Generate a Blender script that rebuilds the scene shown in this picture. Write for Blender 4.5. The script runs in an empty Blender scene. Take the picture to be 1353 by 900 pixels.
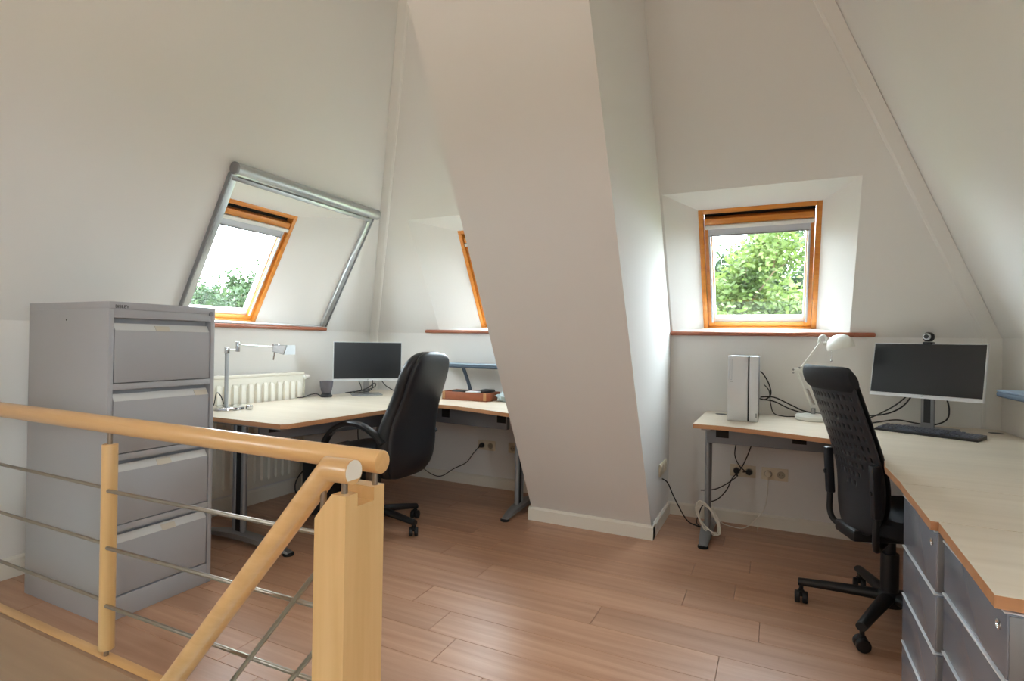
import bpy, bmesh, math, random
from mathutils import Vector, Matrix
random.seed(7)
scene = bpy.context.scene
COL = scene.collection
V = Vector
PI = math.pi

# ------------------------------------------------------------------ camera, sky, light, exposure
F_PX, YAW, PITCH, ROLL, CAM_H = 723.3, 0.4479, 0.0025, 0.0166, 1.1817
def make_camera():
    fwd = V((-math.sin(YAW)*math.cos(PITCH), math.cos(YAW)*math.cos(PITCH), math.sin(PITCH)))
    right = V((math.cos(YAW), math.sin(YAW), 0)); down = fwd.cross(right)
    c, s = math.cos(ROLL), math.sin(ROLL)
    r2 = c*right - s*down; d2 = s*right + c*down
    m = Matrix(((r2.x, -d2.x, -fwd.x), (r2.y, -d2.y, -fwd.y), (r2.z, -d2.z, -fwd.z))).to_4x4()
    m.translation = (0, 0, CAM_H)
    cd = bpy.data.cameras.new('camera'); co = bpy.data.objects.new('camera', cd); COL.objects.link(co)
    cd.sensor_fit = 'HORIZONTAL'; cd.sensor_width = 36; cd.lens = F_PX/1353*36
    cd.clip_start = 0.05; cd.clip_end = 300
    co.matrix_world = m; scene.camera = co
make_camera()

SKY = 19.0
world = bpy.data.worlds.new('overcast_sky'); scene.world = world; world.use_nodes = True
bg = world.node_tree.nodes['Background']
bg.inputs[0].default_value = (0.80, 0.91, 1.0, 1); bg.inputs[1].default_value = SKY
scene.view_settings.view_transform = 'Standard'; scene.view_settings.look = 'None'
scene.view_settings.gamma = 1; scene.view_settings.use_curve_mapping = False
scene.view_settings.exposure = 0.42
try:
    scene.cycles.use_denoising = True
    scene.cycles.max_bounces = 12; scene.cycles.diffuse_bounces = 8
    scene.cycles.transparent_max_bounces = 16
    scene.cycles.sample_clamp_indirect = 6
except Exception: pass
def area(name, loc, direction, sx, sy, power, color=(1, 1, 1), portal=False):
    l = bpy.data.lights.new(name, 'AREA'); l.shape = 'RECTANGLE'; l.size = sx; l.size_y = sy
    l.energy = power; l.color = color
    if portal: l.cycles.is_portal = True
    o = bpy.data.objects.new(name, l); COL.objects.link(o)
    o.location = loc; o.rotation_euler = V(direction).to_track_quat('-Z', 'Y').to_euler()
    return o

# ------------------------------------------------------------------ room measures (metres)
D, XL, XR = 3.944, -3.326, 1.1426        # knee wall planes
TS, ZS, ZC = 0.563, 1.246, 3.95          # slope (inward per height), fold height, ceiling
YF = -2.6                                # gable wall behind the camera
KX0, KX1, KY = -1.451, -0.660, 3.4085    # boxed chimney
def yb(z): return D - TS*(z-ZS)
def xl(z): return XL + TS*(z-ZS)
def xr(z): return XR - TS*(z-ZS)
DESK = 0.735

# ------------------------------------------------------------------ materials
def srgb(r, g, b):
    f = lambda c: (c/255)/12.92 if c/255 <= .04045 else (((c/255)+.055)/1.055)**2.4
    return (f(r), f(g), f(b), 1)
def mat(name, col, rough=.5, metal=0, bump=0, bscale=200, var=0, vscale=6, coat=0, spec=.5):
    m = bpy.data.materials.new(name); m.use_nodes = True
    nt = m.node_tree; b = nt.nodes['Principled BSDF']
    b.inputs['Base Color'].default_value = col; b.inputs['Roughness'].default_value = rough
    b.inputs['Metallic'].default_value = metal; b.inputs['Coat Weight'].default_value = coat
    b.inputs['Specular IOR Level'].default_value = spec
    if bump or var:
        tc = nt.nodes.new('ShaderNodeTexCoord')
        if bump:
            n = nt.nodes.new('ShaderNodeTexNoise'); n.inputs['Scale'].default_value = bscale; n.inputs['Detail'].default_value = 3
            bp = nt.nodes.new('ShaderNodeBump'); bp.inputs['Strength'].default_value = bump; bp.inputs['Distance'].default_value = .002
            nt.links.new(tc.outputs['Object'], n.inputs['Vector']); nt.links.new(n.outputs['Fac'], bp.inputs['Height'])
            nt.links.new(bp.outputs['Normal'], b.inputs['Normal'])
        if var:
            n = nt.nodes.new('ShaderNodeTexNoise'); n.inputs['Scale'].default_value = vscale; n.inputs['Detail'].default_value = 4
            r = nt.nodes.new('ShaderNodeMapRange'); r.inputs[3].default_value = 1-var; r.inputs[4].default_value = 1+var
            mx = nt.nodes.new('ShaderNodeMix'); mx.data_type = 'RGBA'; mx.blend_type = 'MULTIPLY'; mx.inputs[0].default_value = 1
            mx.inputs[6].default_value = col
            nt.links.new(tc.outputs['Object'], n.inputs['Vector']); nt.links.new(n.outputs['Fac'], r.inputs[0])
            nt.links.new(r.outputs[0], mx.inputs[7]); nt.links.new(mx.outputs[2], b.inputs['Base Color'])
    return m
def wood(name, c1, c2, axis='X', scale=1.0, rough=.4, rnd=0.0, grain=1.0, bump=.05, coat=0):
    """long-grain wood: stretched noise along an axis, two tones"""
    m = bpy.data.materials.new(name); m.use_nodes = True
    nt = m.node_tree; b = nt.nodes['Principled BSDF']; L = nt.links
    tc = nt.nodes.new('ShaderNodeTexCoord'); mp = nt.nodes.new('ShaderNodeMapping')
    s = {'X': (1.2, 26, 26), 'Y': (26, 1.2, 26), 'Z': (26, 26, 1.2)}[axis]
    mp.inputs['Scale'].default_value = [q*scale for q in s]
    L.new(tc.outputs['Object'], mp.inputs['Vector'])
    n = nt.nodes.new('ShaderNodeTexNoise'); n.inputs['Scale'].default_value = 1; n.inputs['Detail'].default_value = 6; n.inputs['Roughness'].default_value = .6
    n.inputs['Distortion'].default_value = .4
    cr = nt.nodes.new('ShaderNodeValToRGB'); cr.color_ramp.elements[0].position = .5-.22/grain; cr.color_ramp.elements[1].position = .5+.22/grain
    cr.color_ramp.elements[0].color = c1; cr.color_ramp.elements[1].color = c2
    n2 = nt.nodes.new('ShaderNodeTexNoise'); n2.inputs['Scale'].default_value = .12; n2.inputs['Detail'].default_value = 3
    L.new(mp.outputs[0], n.inputs['Vector']); L.new(mp.outputs[0], n2.inputs['Vector'])
    L.new(n.outputs['Fac'], cr.inputs['Fac'])
    hsv = nt.nodes.new('ShaderNodeHueSaturation'); L.new(cr.outputs[0], hsv.inputs['Color'])
    oi = nt.nodes.new('ShaderNodeObjectInfo')
    r = nt.nodes.new('ShaderNodeMapRange'); r.inputs[3].default_value = 1-rnd; r.inputs[4].default_value = 1+rnd
    L.new(oi.outputs['Random'], r.inputs[0])
    r2 = nt.nodes.new('ShaderNodeMapRange'); r2.inputs[1].default_value = .3; r2.inputs[2].default_value = .7; r2.inputs[3].default_value = .9; r2.inputs[4].default_value = 1.08
    L.new(n2.outputs['Fac'], r2.inputs[0])
    mu = nt.nodes.new('ShaderNodeMath'); mu.operation = 'MULTIPLY'; L.new(r.outputs[0], mu.inputs[0]); L.new(r2.outputs[0], mu.inputs[1])
    L.new(mu.outputs[0], hsv.inputs['Value']); L.new(hsv.outputs[0], b.inputs['Base Color'])
    # offset the pattern per object so that planks differ
    add = nt.nodes.new('ShaderNodeVectorMath'); add.operation = 'SCALE'; add.inputs[3].default_value = 37
    cmb = nt.nodes.new('ShaderNodeCombineXYZ')
    for i in range(3): L.new(oi.outputs['Random'], cmb.inputs[i])
    L.new(cmb.outputs[0], add.inputs[0]); L.new(add.outputs[0], mp.inputs['Location'])
    bp = nt.nodes.new('ShaderNodeBump'); bp.inputs['Strength'].default_value = bump; bp.inputs['Distance'].default_value = .002
    L.new(n.outputs['Fac'], bp.inputs['Height']); L.new(bp.outputs[0], b.inputs['Normal'])
    b.inputs['Roughness'].default_value = rough; b.inputs['Coat Weight'].default_value = coat; b.inputs['Coat Roughness'].default_value = .25
    return m
def glass_mat():
    m = bpy.data.materials.new('window_glass'); m.use_nodes = True; nt = m.node_tree
    nt.nodes.clear(); out = nt.nodes.new('ShaderNodeOutputMaterial')
    t = nt.nodes.new('ShaderNodeBsdfTransparent'); g = nt.nodes.new('ShaderNodeBsdfGlossy'); g.inputs['Roughness'].default_value = .02
    t.inputs[0].default_value = (.97, .985, .98, 1)
    mx = nt.nodes.new('ShaderNodeMixShader'); lw = nt.nodes.new('ShaderNodeLayerWeight')
    pw = nt.nodes.new('ShaderNodeMath'); pw.operation = 'POWER'; pw.inputs[1].default_value = 5
    fr = nt.nodes.new('ShaderNodeMath'); fr.operation = 'MULTIPLY_ADD'; fr.inputs[1].default_value = .5; fr.inputs[2].default_value = .03
    nt.links.new(lw.outputs['Facing'], pw.inputs[0]); nt.links.new(pw.outputs[0], fr.inputs[0])
    nt.links.new(fr.outputs[0], mx.inputs[0]); nt.links.new(t.outputs[0], mx.inputs[1]); nt.links.new(g.outputs[0], mx.inputs[2])
    nt.links.new(mx.outputs[0], out.inputs[0]); return m
def leaf_mat(name, c1, c2):
    m = bpy.data.materials.new(name); m.use_nodes = True; nt = m.node_tree; b = nt.nodes['Principled BSDF']
    tc = nt.nodes.new('ShaderNodeTexCoord'); n = nt.nodes.new('ShaderNodeTexNoise'); n.inputs['Scale'].default_value = 1.1
    n.inputs['Detail'].default_value = 5
    cr = nt.nodes.new('ShaderNodeValToRGB'); cr.color_ramp.elements[0].position = .35; cr.color_ramp.elements[1].position = .65
    cr.color_ramp.elements[0].color = c1; cr.color_ramp.elements[1].color = c2
    nt.links.new(tc.outputs['Object'], n.inputs['Vector']); nt.links.new(n.outputs['Fac'], cr.inputs[0]); nt.links.new(cr.outputs[0], b.inputs['Base Color'])
    b.inputs['Roughness'].default_value = .6
    tr = nt.nodes.new('ShaderNodeBsdfTranslucent'); nt.links.new(cr.outputs[0], tr.inputs[0])
    mx = nt.nodes.new('ShaderNodeMixShader'); mx.inputs[0].default_value = .45
    nt.links.new(b.outputs[0], mx.inputs[1]); nt.links.new(tr.outputs[0], mx.inputs[2])
    nt.links.new(mx.outputs[0], nt.nodes['Material Output'].inputs[0]); return m

M = {}
M['wall'] = mat('wall_paint', srgb(229, 227, 223), .9, bump=.12, bscale=260, spec=.2)
M['skirt'] = mat('skirting_paint', srgb(232, 228, 216), .45)
M['trimw'] = mat('trim_paint', srgb(230, 228, 223), .7)
M['plank'] = wood('oak_laminate', srgb(170, 128, 101), srgb(199, 158, 130), 'X', 1.0, .36, .06, .9, .05)
M['subfloor'] = mat('subfloor', srgb(70, 52, 40), .8)
M['beech_x'] = wood('beech_along_x', srgb(208, 158, 98), srgb(228, 184, 126), 'X', 1.2, .32, 0, .8, .02, .3)
M['beech_z'] = wood('beech_along_z', srgb(216, 172, 112), srgb(232, 194, 138), 'Z', 1.0, .35, 0, .8, .02, .2)
M['fascia'] = wood('fascia_ply', srgb(150, 116, 88), srgb(166, 132, 102), 'X', .7, .4, 0, .8, .02)
M['pine'] = wood('pine_varnish', srgb(188, 108, 32), srgb(222, 146, 60), 'X', 1.0, .3, .05, .8, .02, .3)
M['sill'] = wood('sill_wood', srgb(140, 76, 48), srgb(170, 98, 66), 'X', 1.0, .35, 0, .8, .02, .2)
M['deskw'] = wood('birch_laminate', srgb(206, 192, 170), srgb(222, 210, 191), 'X', .8, .28, .02, .8, .01)
M['deske'] = wood('birch_edge', srgb(176, 124, 84), srgb(198, 146, 104), 'X', 1.0, .4, 0, .8, .01)
M['cab'] = mat('grey_enamel', srgb(170, 172, 177), .38, 0, bump=.04, bscale=600)
M['cab_lip_lit'] = mat('grey_enamel_lit', srgb(206, 208, 208), .35)  # paler grey paints the light caught by the sloped drawer grips
M['ped'] = mat('silver_lacquer', srgb(142, 150, 164), .26, .5, bump=.02, bscale=500)
M['ped_edge'] = mat('aluminium_edge', srgb(226, 231, 236), .3, .2)
M['ped_side'] = mat('pedestal_grey', srgb(98, 100, 102), .4, .3)
M['steel'] = mat('brushed_steel', srgb(162, 153, 140), .34, 1)
M['chrome'] = mat('chrome', srgb(215, 215, 215), .12, 1)
M['alu'] = mat('anodised_aluminium', srgb(190, 194, 196), .33, .85)
M['greymetal'] = mat('grey_metal', srgb(146, 148, 150), .38, .5)
M['beam'] = mat('beam_grey', srgb(124, 126, 130), .5, .2)
M['black'] = mat('black_plastic', srgb(22, 22, 24), .45)
M['rubber'] = mat('black_rubber', srgb(18, 18, 19), .7)
M['vinyl'] = mat('black_vinyl', srgb(18, 20, 24), .4, bump=.15, bscale=500)
M['vinyl_sheen'] = mat('black_vinyl_sheen', srgb(22, 26, 33), .38, bump=.2, bscale=700)  # lighter bluish tint paints the window's sheen on the chair's rear panel
M['shell'] = mat('charcoal_shell', srgb(31, 32, 37), .45)
M['fabric'] = mat('black_fabric', srgb(17, 19, 24), .8, bump=.3, bscale=900)
M['screen'] = mat('screen_glass', srgb(22, 23, 26), .28)
M['bezel'] = mat('silver_bezel', srgb(205, 207, 210), .35, .3)
M['white'] = mat('white_plastic', srgb(232, 231, 226), .4)
M['cream'] = mat('cream_enamel', srgb(232, 228, 214), .35)
M['lampw'] = mat('lamp_white', srgb(228, 229, 222), .3)
M['socket'] = mat('ivory_plastic', srgb(222, 210, 186), .4)
M['cable'] = mat('black_cable', srgb(20, 20, 20), .5)
M['cablew'] = mat('white_cable', srgb(225, 220, 208), .5)
M['bluegrey'] = mat('blue_grey_board', srgb(122, 140, 156), .4)
M['bluedark'] = mat('blue_dark_board', srgb(66, 80, 96), .45)
M['smoke'] = mat('smoky_plastic', srgb(92, 88, 96), .25)
M['leather'] = mat('brown_leather', srgb(140, 76, 44), .5, bump=.2, bscale=300, var=.2, vscale=20)
M['paper'] = mat('paper_white', srgb(230, 232, 234), .6)
M['plasticwrap'] = mat('clear_bag', srgb(190, 205, 210), .15)
M['blind'] = mat('blind_fabric', srgb(196, 198, 204), .8)
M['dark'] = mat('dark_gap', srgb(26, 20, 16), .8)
M['glass'] = glass_mat()
M['pcsilver'] = mat('pc_silver', srgb(206, 209, 212), .35, .35)
M['pcside'] = mat('pc_side', srgb(120, 120, 122), .45, .2)
M['bark'] = mat('bark', srgb(110, 92, 70), .9, var=.2)
M['leaf1'] = leaf_mat('leaves_bright', srgb(60, 78, 32), srgb(100, 116, 58))
M['leaf2'] = leaf_mat('leaves_dark', srgb(40, 58, 34), srgb(66, 84, 50))
M['ground'] = mat('lawn', srgb(90, 110, 60), .9, var=.3, vscale=.3)
M['lampglow'] = None

# ------------------------------------------------------------------ mesh helpers
class MB:
    """collects shapes in a bmesh; build() links it as ONE object"""
    def __init__(s): s.bm = bmesh.new()
    def box(s, lo, hi, bevel=0, seg=2):
        lo, hi = V(lo), V(hi); c = (lo+hi)/2; d = hi-lo
        t = bmesh.new(); bmesh.ops.create_cube(t, size=1)
        bmesh.ops.scale(t, vec=d, verts=t.verts); bmesh.ops.translate(t, vec=c, verts=t.verts)
        if bevel:
            bmesh.ops.bevel(t, geom=t.edges[:], offset=min(bevel, min(d)*.45), segments=seg, affect='EDGES', profile=.5)
        return s._merge(t)
    def _merge(s, t, m=None):
        if m is not None: bmesh.ops.transform(t, matrix=m, verts=t.verts)
        me = bpy.data.meshes.new('t'); t.to_mesh(me); t.free(); s.bm.from_mesh(me); bpy.data.meshes.remove(me); return s
    def bar(s, a, b, w, h, up=(0, 0, 1), bevel=0):
        """box beam from a to b, w across, h along up"""
        a, b = V(a), V(b); z = (b-a); L = z.length; z.normalize(); up = V(up)
        x = up.cross(z).normalized(); y = z.cross(x)
        t = bmesh.new(); bmesh.ops.create_cube(t, size=1); bmesh.ops.scale(t, vec=(w, h, L), verts=t.verts)
        if bevel: bmesh.ops.bevel(t, geom=t.edges[:], offset=bevel, segments=2, affect='EDGES', profile=.5)
        m = Matrix((x, y, z)).transposed().to_4x4(); m.translation = (a+b)/2
        return s._merge(t, m)
    def cyl(s, a, b, r, r2=None, n=24, bevel=0, cap=True):
        a, b = V(a), V(b); d = b-a; r2 = r if r2 is None else r2
        t = bmesh.new(); bmesh.ops.create_cone(t, cap_ends=cap, segments=n, radius1=r, radius2=r2, depth=d.length)
        if bevel:
            es = [e for e in t.edges if len(e.link_faces) == 2 and any(len(f.verts) > 4 for f in e.link_faces)]
            bmesh.ops.bevel(t, geom=es, offset=bevel, segments=3, affect='EDGES', profile=.5)
        m = d.to_track_quat('Z', 'Y').to_matrix().to_4x4(); m.translation = (a+b)/2
        return s._merge(t, m)
    def prism(s, pts, vec, bevel=0):
        """closed polygon (3D points) extruded along vec"""
        t = bmesh.new(); vs = [t.verts.new(q) for q in pts]; f = t.faces.new(vs)
        r = bmesh.ops.extrude_face_region(t, geom=[f]); nv = [e for e in r['geom'] if isinstance(e, bmesh.types.BMVert)]
        bmesh.ops.translate(t, vec=vec, verts=nv); bmesh.ops.recalc_face_normals(t, faces=t.faces[:])
        if bevel: bmesh.ops.bevel(t, geom=t.edges[:], offset=bevel, segments=2, affect='EDGES', profile=.5)
        return s._merge(t)
    def loft(s, rings, cap=True, closed=True):
        rv = [[s.bm.verts.new(q) for q in r] for r in rings]; n = len(rv[0])
        for i in range(len(rv)-1):
            for j in range(n if closed else n-1):
                k = (j+1) % n
                s.bm.faces.new((rv[i][j], rv[i][k], rv[i+1][k], rv[i+1][j]))
        if cap and closed:
            s.bm.faces.new(rv[0][::-1]); s.bm.faces.new(rv[-1])
        return s
    def tube(s, pts, r, n=10, smooth=6, sx=1.0):
        p = spline(pts, smooth) if smooth > 1 else [V(q) for q in pts]
        rings = []; prev = None
        for i, q in enumerate(p):
            t = (p[min(i+1, len(p)-1)] - p[max(i-1, 0)]).normalized()
            if prev is None:
                u = t.orthogonal().normalized()
            else:
                u = (prev - t*prev.dot(t)).normalized()
            prev = u; v = t.cross(u)
            rr = r(i/(len(p)-1)) if callable(r) else r
            rings.append([q + u*math.cos(a)*rr + v*math.sin(a)*rr*sx for a in [2*PI*k/n for k in range(n)]])
        return s.loft(rings)
    def lathe(s, c, prof, n=32, axis='Z'):
        c = V(c)
        rings = []
        for r, h in prof:
            ring = []
            for k in range(n):
                a = 2*PI*k/n; q = V((r*math.cos(a), r*math.sin(a), h))
                if axis == 'X': q = V((h, q.x, q.y))
                if axis == 'Y': q = V((q.y, h, q.x))
                ring.append(c+q)
            rings.append(ring)
        return s.loft(rings)
    def build(s, name, m, parent=None, world=False, smooth=35):
        bmesh.ops.recalc_face_normals(s.bm, faces=s.bm.faces[:])
        me = bpy.data.meshes.new(name)
        if world and parent is not None: s.bm.transform(parent_mat(parent).inverted())
        s.bm.to_mesh(me); s.bm.free()
        if m is not None: me.materials.append(m)
        if smooth:
            me.shade_smooth(); me.set_sharp_from_angle(angle=math.radians(smooth))
        o = bpy.data.objects.new(name, me); COL.objects.link(o)
        if parent is not None: o.parent = parent
        return o
def parent_mat(o):
    m = Matrix.LocRotScale(o.location, o.rotation_euler, o.scale)
    return parent_mat(o.parent) @ m if o.parent else m
def spline(pts, k=6):
    p = [V(q) for q in pts]; out = []
    for i in range(len(p)-1):
        a, b, c, d = p[max(i-1, 0)], p[i], p[i+1], p[min(i+2, len(p)-1)]
        for j in range(k):
            t = j/k
            out.append(.5*((2*b)+(c-a)*t+(2*a-5*b+4*c-d)*t*t+(3*b-a-3*c+d)*t**3))
    out.append(p[-1]); return out
def superellipse(cx, cy, z, rx, ry, e=3.0, n=40):
    out = []
    for k in range(n):
        a = 2*PI*k/n; c, s_ = math.cos(a), math.sin(a)
        out.append(V((cx+rx*math.copysign(abs(c)**(2/e), c), cy+ry*math.copysign(abs(s_)**(2/e), s_), z)))
    return out
def tag(o, label, cat, group=None):
    o['label'] = label; o['category'] = cat
    if group: o['group'] = group
    return o
def thing(name, label, cat, loc=(0, 0, 0), rz=0, group=None):
    o = bpy.data.objects.new(name, None); COL.objects.link(o); o.location = loc; o.rotation_euler = (0, 0, rz)
    o.empty_display_size = .1
    return tag(o, label, cat, group)
def struct(o): o['kind'] = 'structure'; return o
def box_obj(name, lo, hi, m, parent=None, world=True, bevel=.002):
    return MB().box(lo, hi, bevel).build(name, m, parent, world)
def text_mesh(name, txt, size, m, parent, matrix, extrude=.0004):
    cu = bpy.data.curves.new(name, 'FONT'); cu.body = txt; cu.size = size; cu.extrude = extrude
    to = bpy.data.objects.new(name+'_curve', cu); COL.objects.link(to)
    dg = bpy.context.evaluated_depsgraph_get(); me = bpy.data.meshes.new_from_object(to.evaluated_get(dg))
    COL.objects.unlink(to); bpy.data.objects.remove(to); bpy.data.curves.remove(cu)
    me.transform(parent_mat(parent).inverted() @ matrix); me.materials.clear(); me.materials.append(m)
    o = bpy.data.objects.new(name, me); COL.objects.link(o); o.parent = parent; return o

# ------------------------------------------------------------------ room shell
def sheet(name, loops_list, m):
    """faces with holes: each entry (outer loop, [hole loops]); one structure mesh"""
    bm = bmesh.new()
    for outer, holes in loops_list:
        if not holes:
            bm.faces.new([bm.verts.new(q) for q in outer]); continue
        es = []
        for lp in [outer]+holes:
            vs = [bm.verts.new(q) for q in lp]
            es += [bm.edges.new((vs[i], vs[(i+1) % len(vs)])) for i in range(len(vs))]
        bmesh.ops.triangle_fill(bm, edges=es, use_beauty=True)
    me = bpy.data.meshes.new(name); bm.to_mesh(me); bm.free(); me.materials.append(m)
    o = bpy.data.objects.new(name, me); COL.objects.link(o); return struct(o)
OFF = 0.21                                # window frames lie this far out of the slope plane
HZ0, HZ1 = 1.275, 2.109                  # reveal opening on the slope, bottom and top
FZ0, FZ1 = 1.300, 2.048                  # window frame, bottom and top
def reveal_faces(P, Q):                   # P outer corners, Q frame corners (both bl, br, tr, tl)
    return [([P[i], P[(i+1) % 4], Q[(i+1) % 4], Q[i]], []) for i in range(4)]
def win_back(x0, x1, fx0, fx1):
    P = [(x0, yb(HZ0), HZ0), (x1, yb(HZ0), HZ0), (x1, yb(HZ1), HZ1), (x0, yb(HZ1), HZ1)]
    Q = [(fx0, yb(FZ0)+OFF, FZ0), (fx1, yb(FZ0)+OFF, FZ0), (fx1, yb(FZ1)+OFF, FZ1), (fx0, yb(FZ1)+OFF, FZ1)]
    return P, Q
def win_left(y0, y1, fy0, fy1):
    P = [(xl(HZ0), y0, HZ0), (xl(HZ0), y1, HZ0), (xl(HZ1), y1, HZ1), (xl(HZ1), y0, HZ1)]
    Q = [(xl(FZ0)-OFF, fy0, FZ0), (xl(FZ0)-OFF, fy1, FZ0), (xl(FZ1)-OFF, fy1, FZ1), (xl(FZ1)-OFF, fy0, FZ1)]
    return P, Q
PR, QR = win_back(-.645, .4125, -.457, .240)
PM, QM = win_back(-2.575, -1.47, -2.268, -1.571)
PL, QL = win_left(2.165, 3.315, 2.158, 2.850)
sheet('wall_back', [
    ([(XL, D, 0), (XR, D, 0), (XR, D, ZS), (XL, D, ZS)], []),
    ([(XL, D, ZS), (XR, D, ZS), (xr(ZC), yb(ZC), ZC), (xl(ZC), yb(ZC), ZC)], [PR, PM])] + reveal_faces(PR, QR) + reveal_faces(PM, QM), M['wall'])
# left wall, with an unseen roof window added for light behind the camera
PL2, QL2 = win_left(-1.6, -.45, -1.4, -.65)
sheet('wall_left', [
    ([(XL, YF, -.3), (XL, D, -.3), (XL, D, ZS), (XL, YF, ZS)], []),
    ([(XL, YF, ZS), (XL, D, ZS), (xl(ZC), yb(ZC), ZC), (xl(ZC), YF, ZC)], [PL, PL2])] + reveal_faces(PL, QL) + reveal_faces(PL2, QL2), M['wall'])
def win_right(y0, y1, fy0, fy1):
    P = [(xr(HZ0), y0, HZ0), (xr(HZ0), y1, HZ0), (xr(HZ1), y1, HZ1), (xr(HZ1), y0, HZ1)]
    Q = [(xr(FZ0)+OFF, fy0, FZ0), (xr(FZ0)+OFF, fy1, FZ0), (xr(FZ1)+OFF, fy1, FZ1), (xr(FZ1)+OFF, fy0, FZ1)]
    return P, Q
PR2, QR2 = win_right(-.75, .30, -.58, .12)  # unseen right-hand roof windows, added for side light
PR3, QR3 = win_right(-2.2, -1.15, -2.03, -1.33)
sheet('wall_right', [
    ([(XR, YF, 0), (XR, D, 0), (XR, D, ZS), (XR, YF, ZS)], []),
    ([(XR, YF, ZS), (XR, D, ZS), (xr(ZC), yb(ZC), ZC), (xr(ZC), YF, ZC)], [PR2, PR3])] + reveal_faces(PR2, QR2) + reveal_faces(PR3, QR3), M['wall'])
sheet('wall_front', [([(XL, YF, 0), (XR, YF, 0), (XR, YF, ZS), (xr(ZC), YF, ZC), (xl(ZC), YF, ZC), (XL, YF, ZS)], [])], M['wall'])
sheet('ceiling', [([(xl(ZC), YF, ZC), (xr(ZC), YF, ZC), (xr(ZC), yb(ZC), ZC), (xl(ZC), yb(ZC), ZC)], [])], M['wall'])
# boxed chimney leaning with the roof
zt = ZC
MB_ch = MB().loft([[V((KX0, KY, 0)), V((KX1, KY, 0)), V((KX1, D+.02, 0)), V((KX0, D+.02, 0))],
                   [V((KX0, KY-TS*ZS, ZS)), V((KX1, KY-TS*ZS, ZS)), V((KX1, D+.02, ZS)), V((KX0, D+.02, ZS))],
                   [V((KX0, KY-TS*zt, zt)), V((KX1, KY-TS*zt, zt)), V((KX1, yb(zt)+.02, zt)), V((KX0, yb(zt)+.02, zt))]])
struct(MB_ch.build('wall_chimney', M['wall'], smooth=0))

# floor: a dark base with a stair opening, planks on top as parts
SX0, SX1, SY0, SY1 = XL, -.952, .16, 1.158
floor = sheet('floor', [([(XL, SY1, -.014), (XR, SY1, -.014), (XR, D, -.014), (XL, D, -.014)], []),
                        ([(XL, YF, -.014), (XR, YF, -.014), (XR, SY0, -.014), (XL, SY0, -.014)], []),
                        ([(SX1, SY0, -.014), (XR, SY0, -.014), (XR, SY1, -.014), (SX1, SY1, -.014)], [])], M['subfloor'])
def plank(x0, x1, y0, y1):
    g = .0007
    x0 += g; x1 -= g; y0 += g; y1 -= g
    b = MB(); b.box((-(x1-x0)/2, -(y1-y0)/2, -.013), ((x1-x0)/2, (y1-y0)/2, 0), .0012, 1)
    o = b.build('plank', M['plank'], floor, smooth=0); o.location = ((x0+x1)/2, (y0+y1)/2, 0)
PW = .176
rows = [(i, 2.403-PW*14+PW*i) for i in range(-15, 24)]
prng = random.Random(3)
for i, y0 in rows:
    y1 = y0+PW
    if y1 <= YF or y0 >= D: continue
    y0c, y1c = max(y0, YF), min(y1, D)
    off = {14: -.042, 10: -1.125+.0}.get(i, None)
    x = (off if off is not None else prng.uniform(-1.3, 0)) - 1.29*6
    cuts = []
    while x < XR: cuts.append((x, x+1.29)); x += 1.29
    # split a row that meets the stair opening in its length and height
    spans = [(y0c, y1c, XL)] if (y1c <= SY0 or y0c >= SY1) else \
            [(a, b, xs) for a, b, xs in ((y0c, min(y1c, SY0), XL), (max(y0c, SY0), min(y1c, SY1), SX1), (max(y0c, SY1), y1c, XL)) if b-a > .004]
    for ya, yb_, xs in spans:
        for a, b in cuts:
            a, b = max(a, xs), min(b, XR)
            if b-a > .02: plank(a, b, ya, yb_)

# skirting boards
def skirting(name, pts_plan, h=.086, t=.015):
    """pts_plan: wall line from a to b; board on the room side given by normal"""
    (a, b, n) = pts_plan; a, b, n = V(a).to_3d(), V(b).to_3d(), V(n).to_3d()
    prof = [(0, 0), (t, 0), (t, h-.012), (t*.45, h), (0, h)]
    pts = [a + n*u + V((0, 0, v)) for u, v in prof]
    return struct(MB().prism(pts, b-a).build(name, M['skirt'], smooth=0))
skirting('baseboard_back_left', ((XL, D), (KX0, D), (0, -1)))
skirting('baseboard_back_right', ((KX1, D), (XR, D), (0, -1)))
skirting('baseboard_left', ((XL, SY1+.05), (XL, D), (1, 0)), h=.1)
skirting('baseboard_right', ((XR, YF), (XR, D), (-1, 0)))
yk = KY-TS*.086
def prism_s(name, pts, vec): return struct(MB().prism(pts, vec).build(name, M['skirt'], smooth=0))
prof = [(0, 0), (.020, 0), (.020, .074), (.012, .086), (0, .086)]
prism_s('baseboard_chimney_front', [V((KX0-.015, KY-.044-u+.044*0, v)) for u, v in [(-.05, 0), (.022, 0), (.022, .074), (.012, .086), (-.05, .086)]], V((KX1-KX0+.030, 0, 0)))
prism_s('baseboard_chimney_side', [V((KX1+u, KY-.06, v)) for u, v in [(-.002, 0), (.015, 0), (.015, .074), (.007, .086), (-.002, .086)]], V((0, D-KY+.06, 0)))
prism_s('baseboard_chimney_left', [V((KX0-u, KY-.06, v)) for u, v in [(-.002, 0), (.015, 0), (.015, .074), (.007, .086), (-.002, .086)]], V((0, D-KY+.06, 0)))

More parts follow.
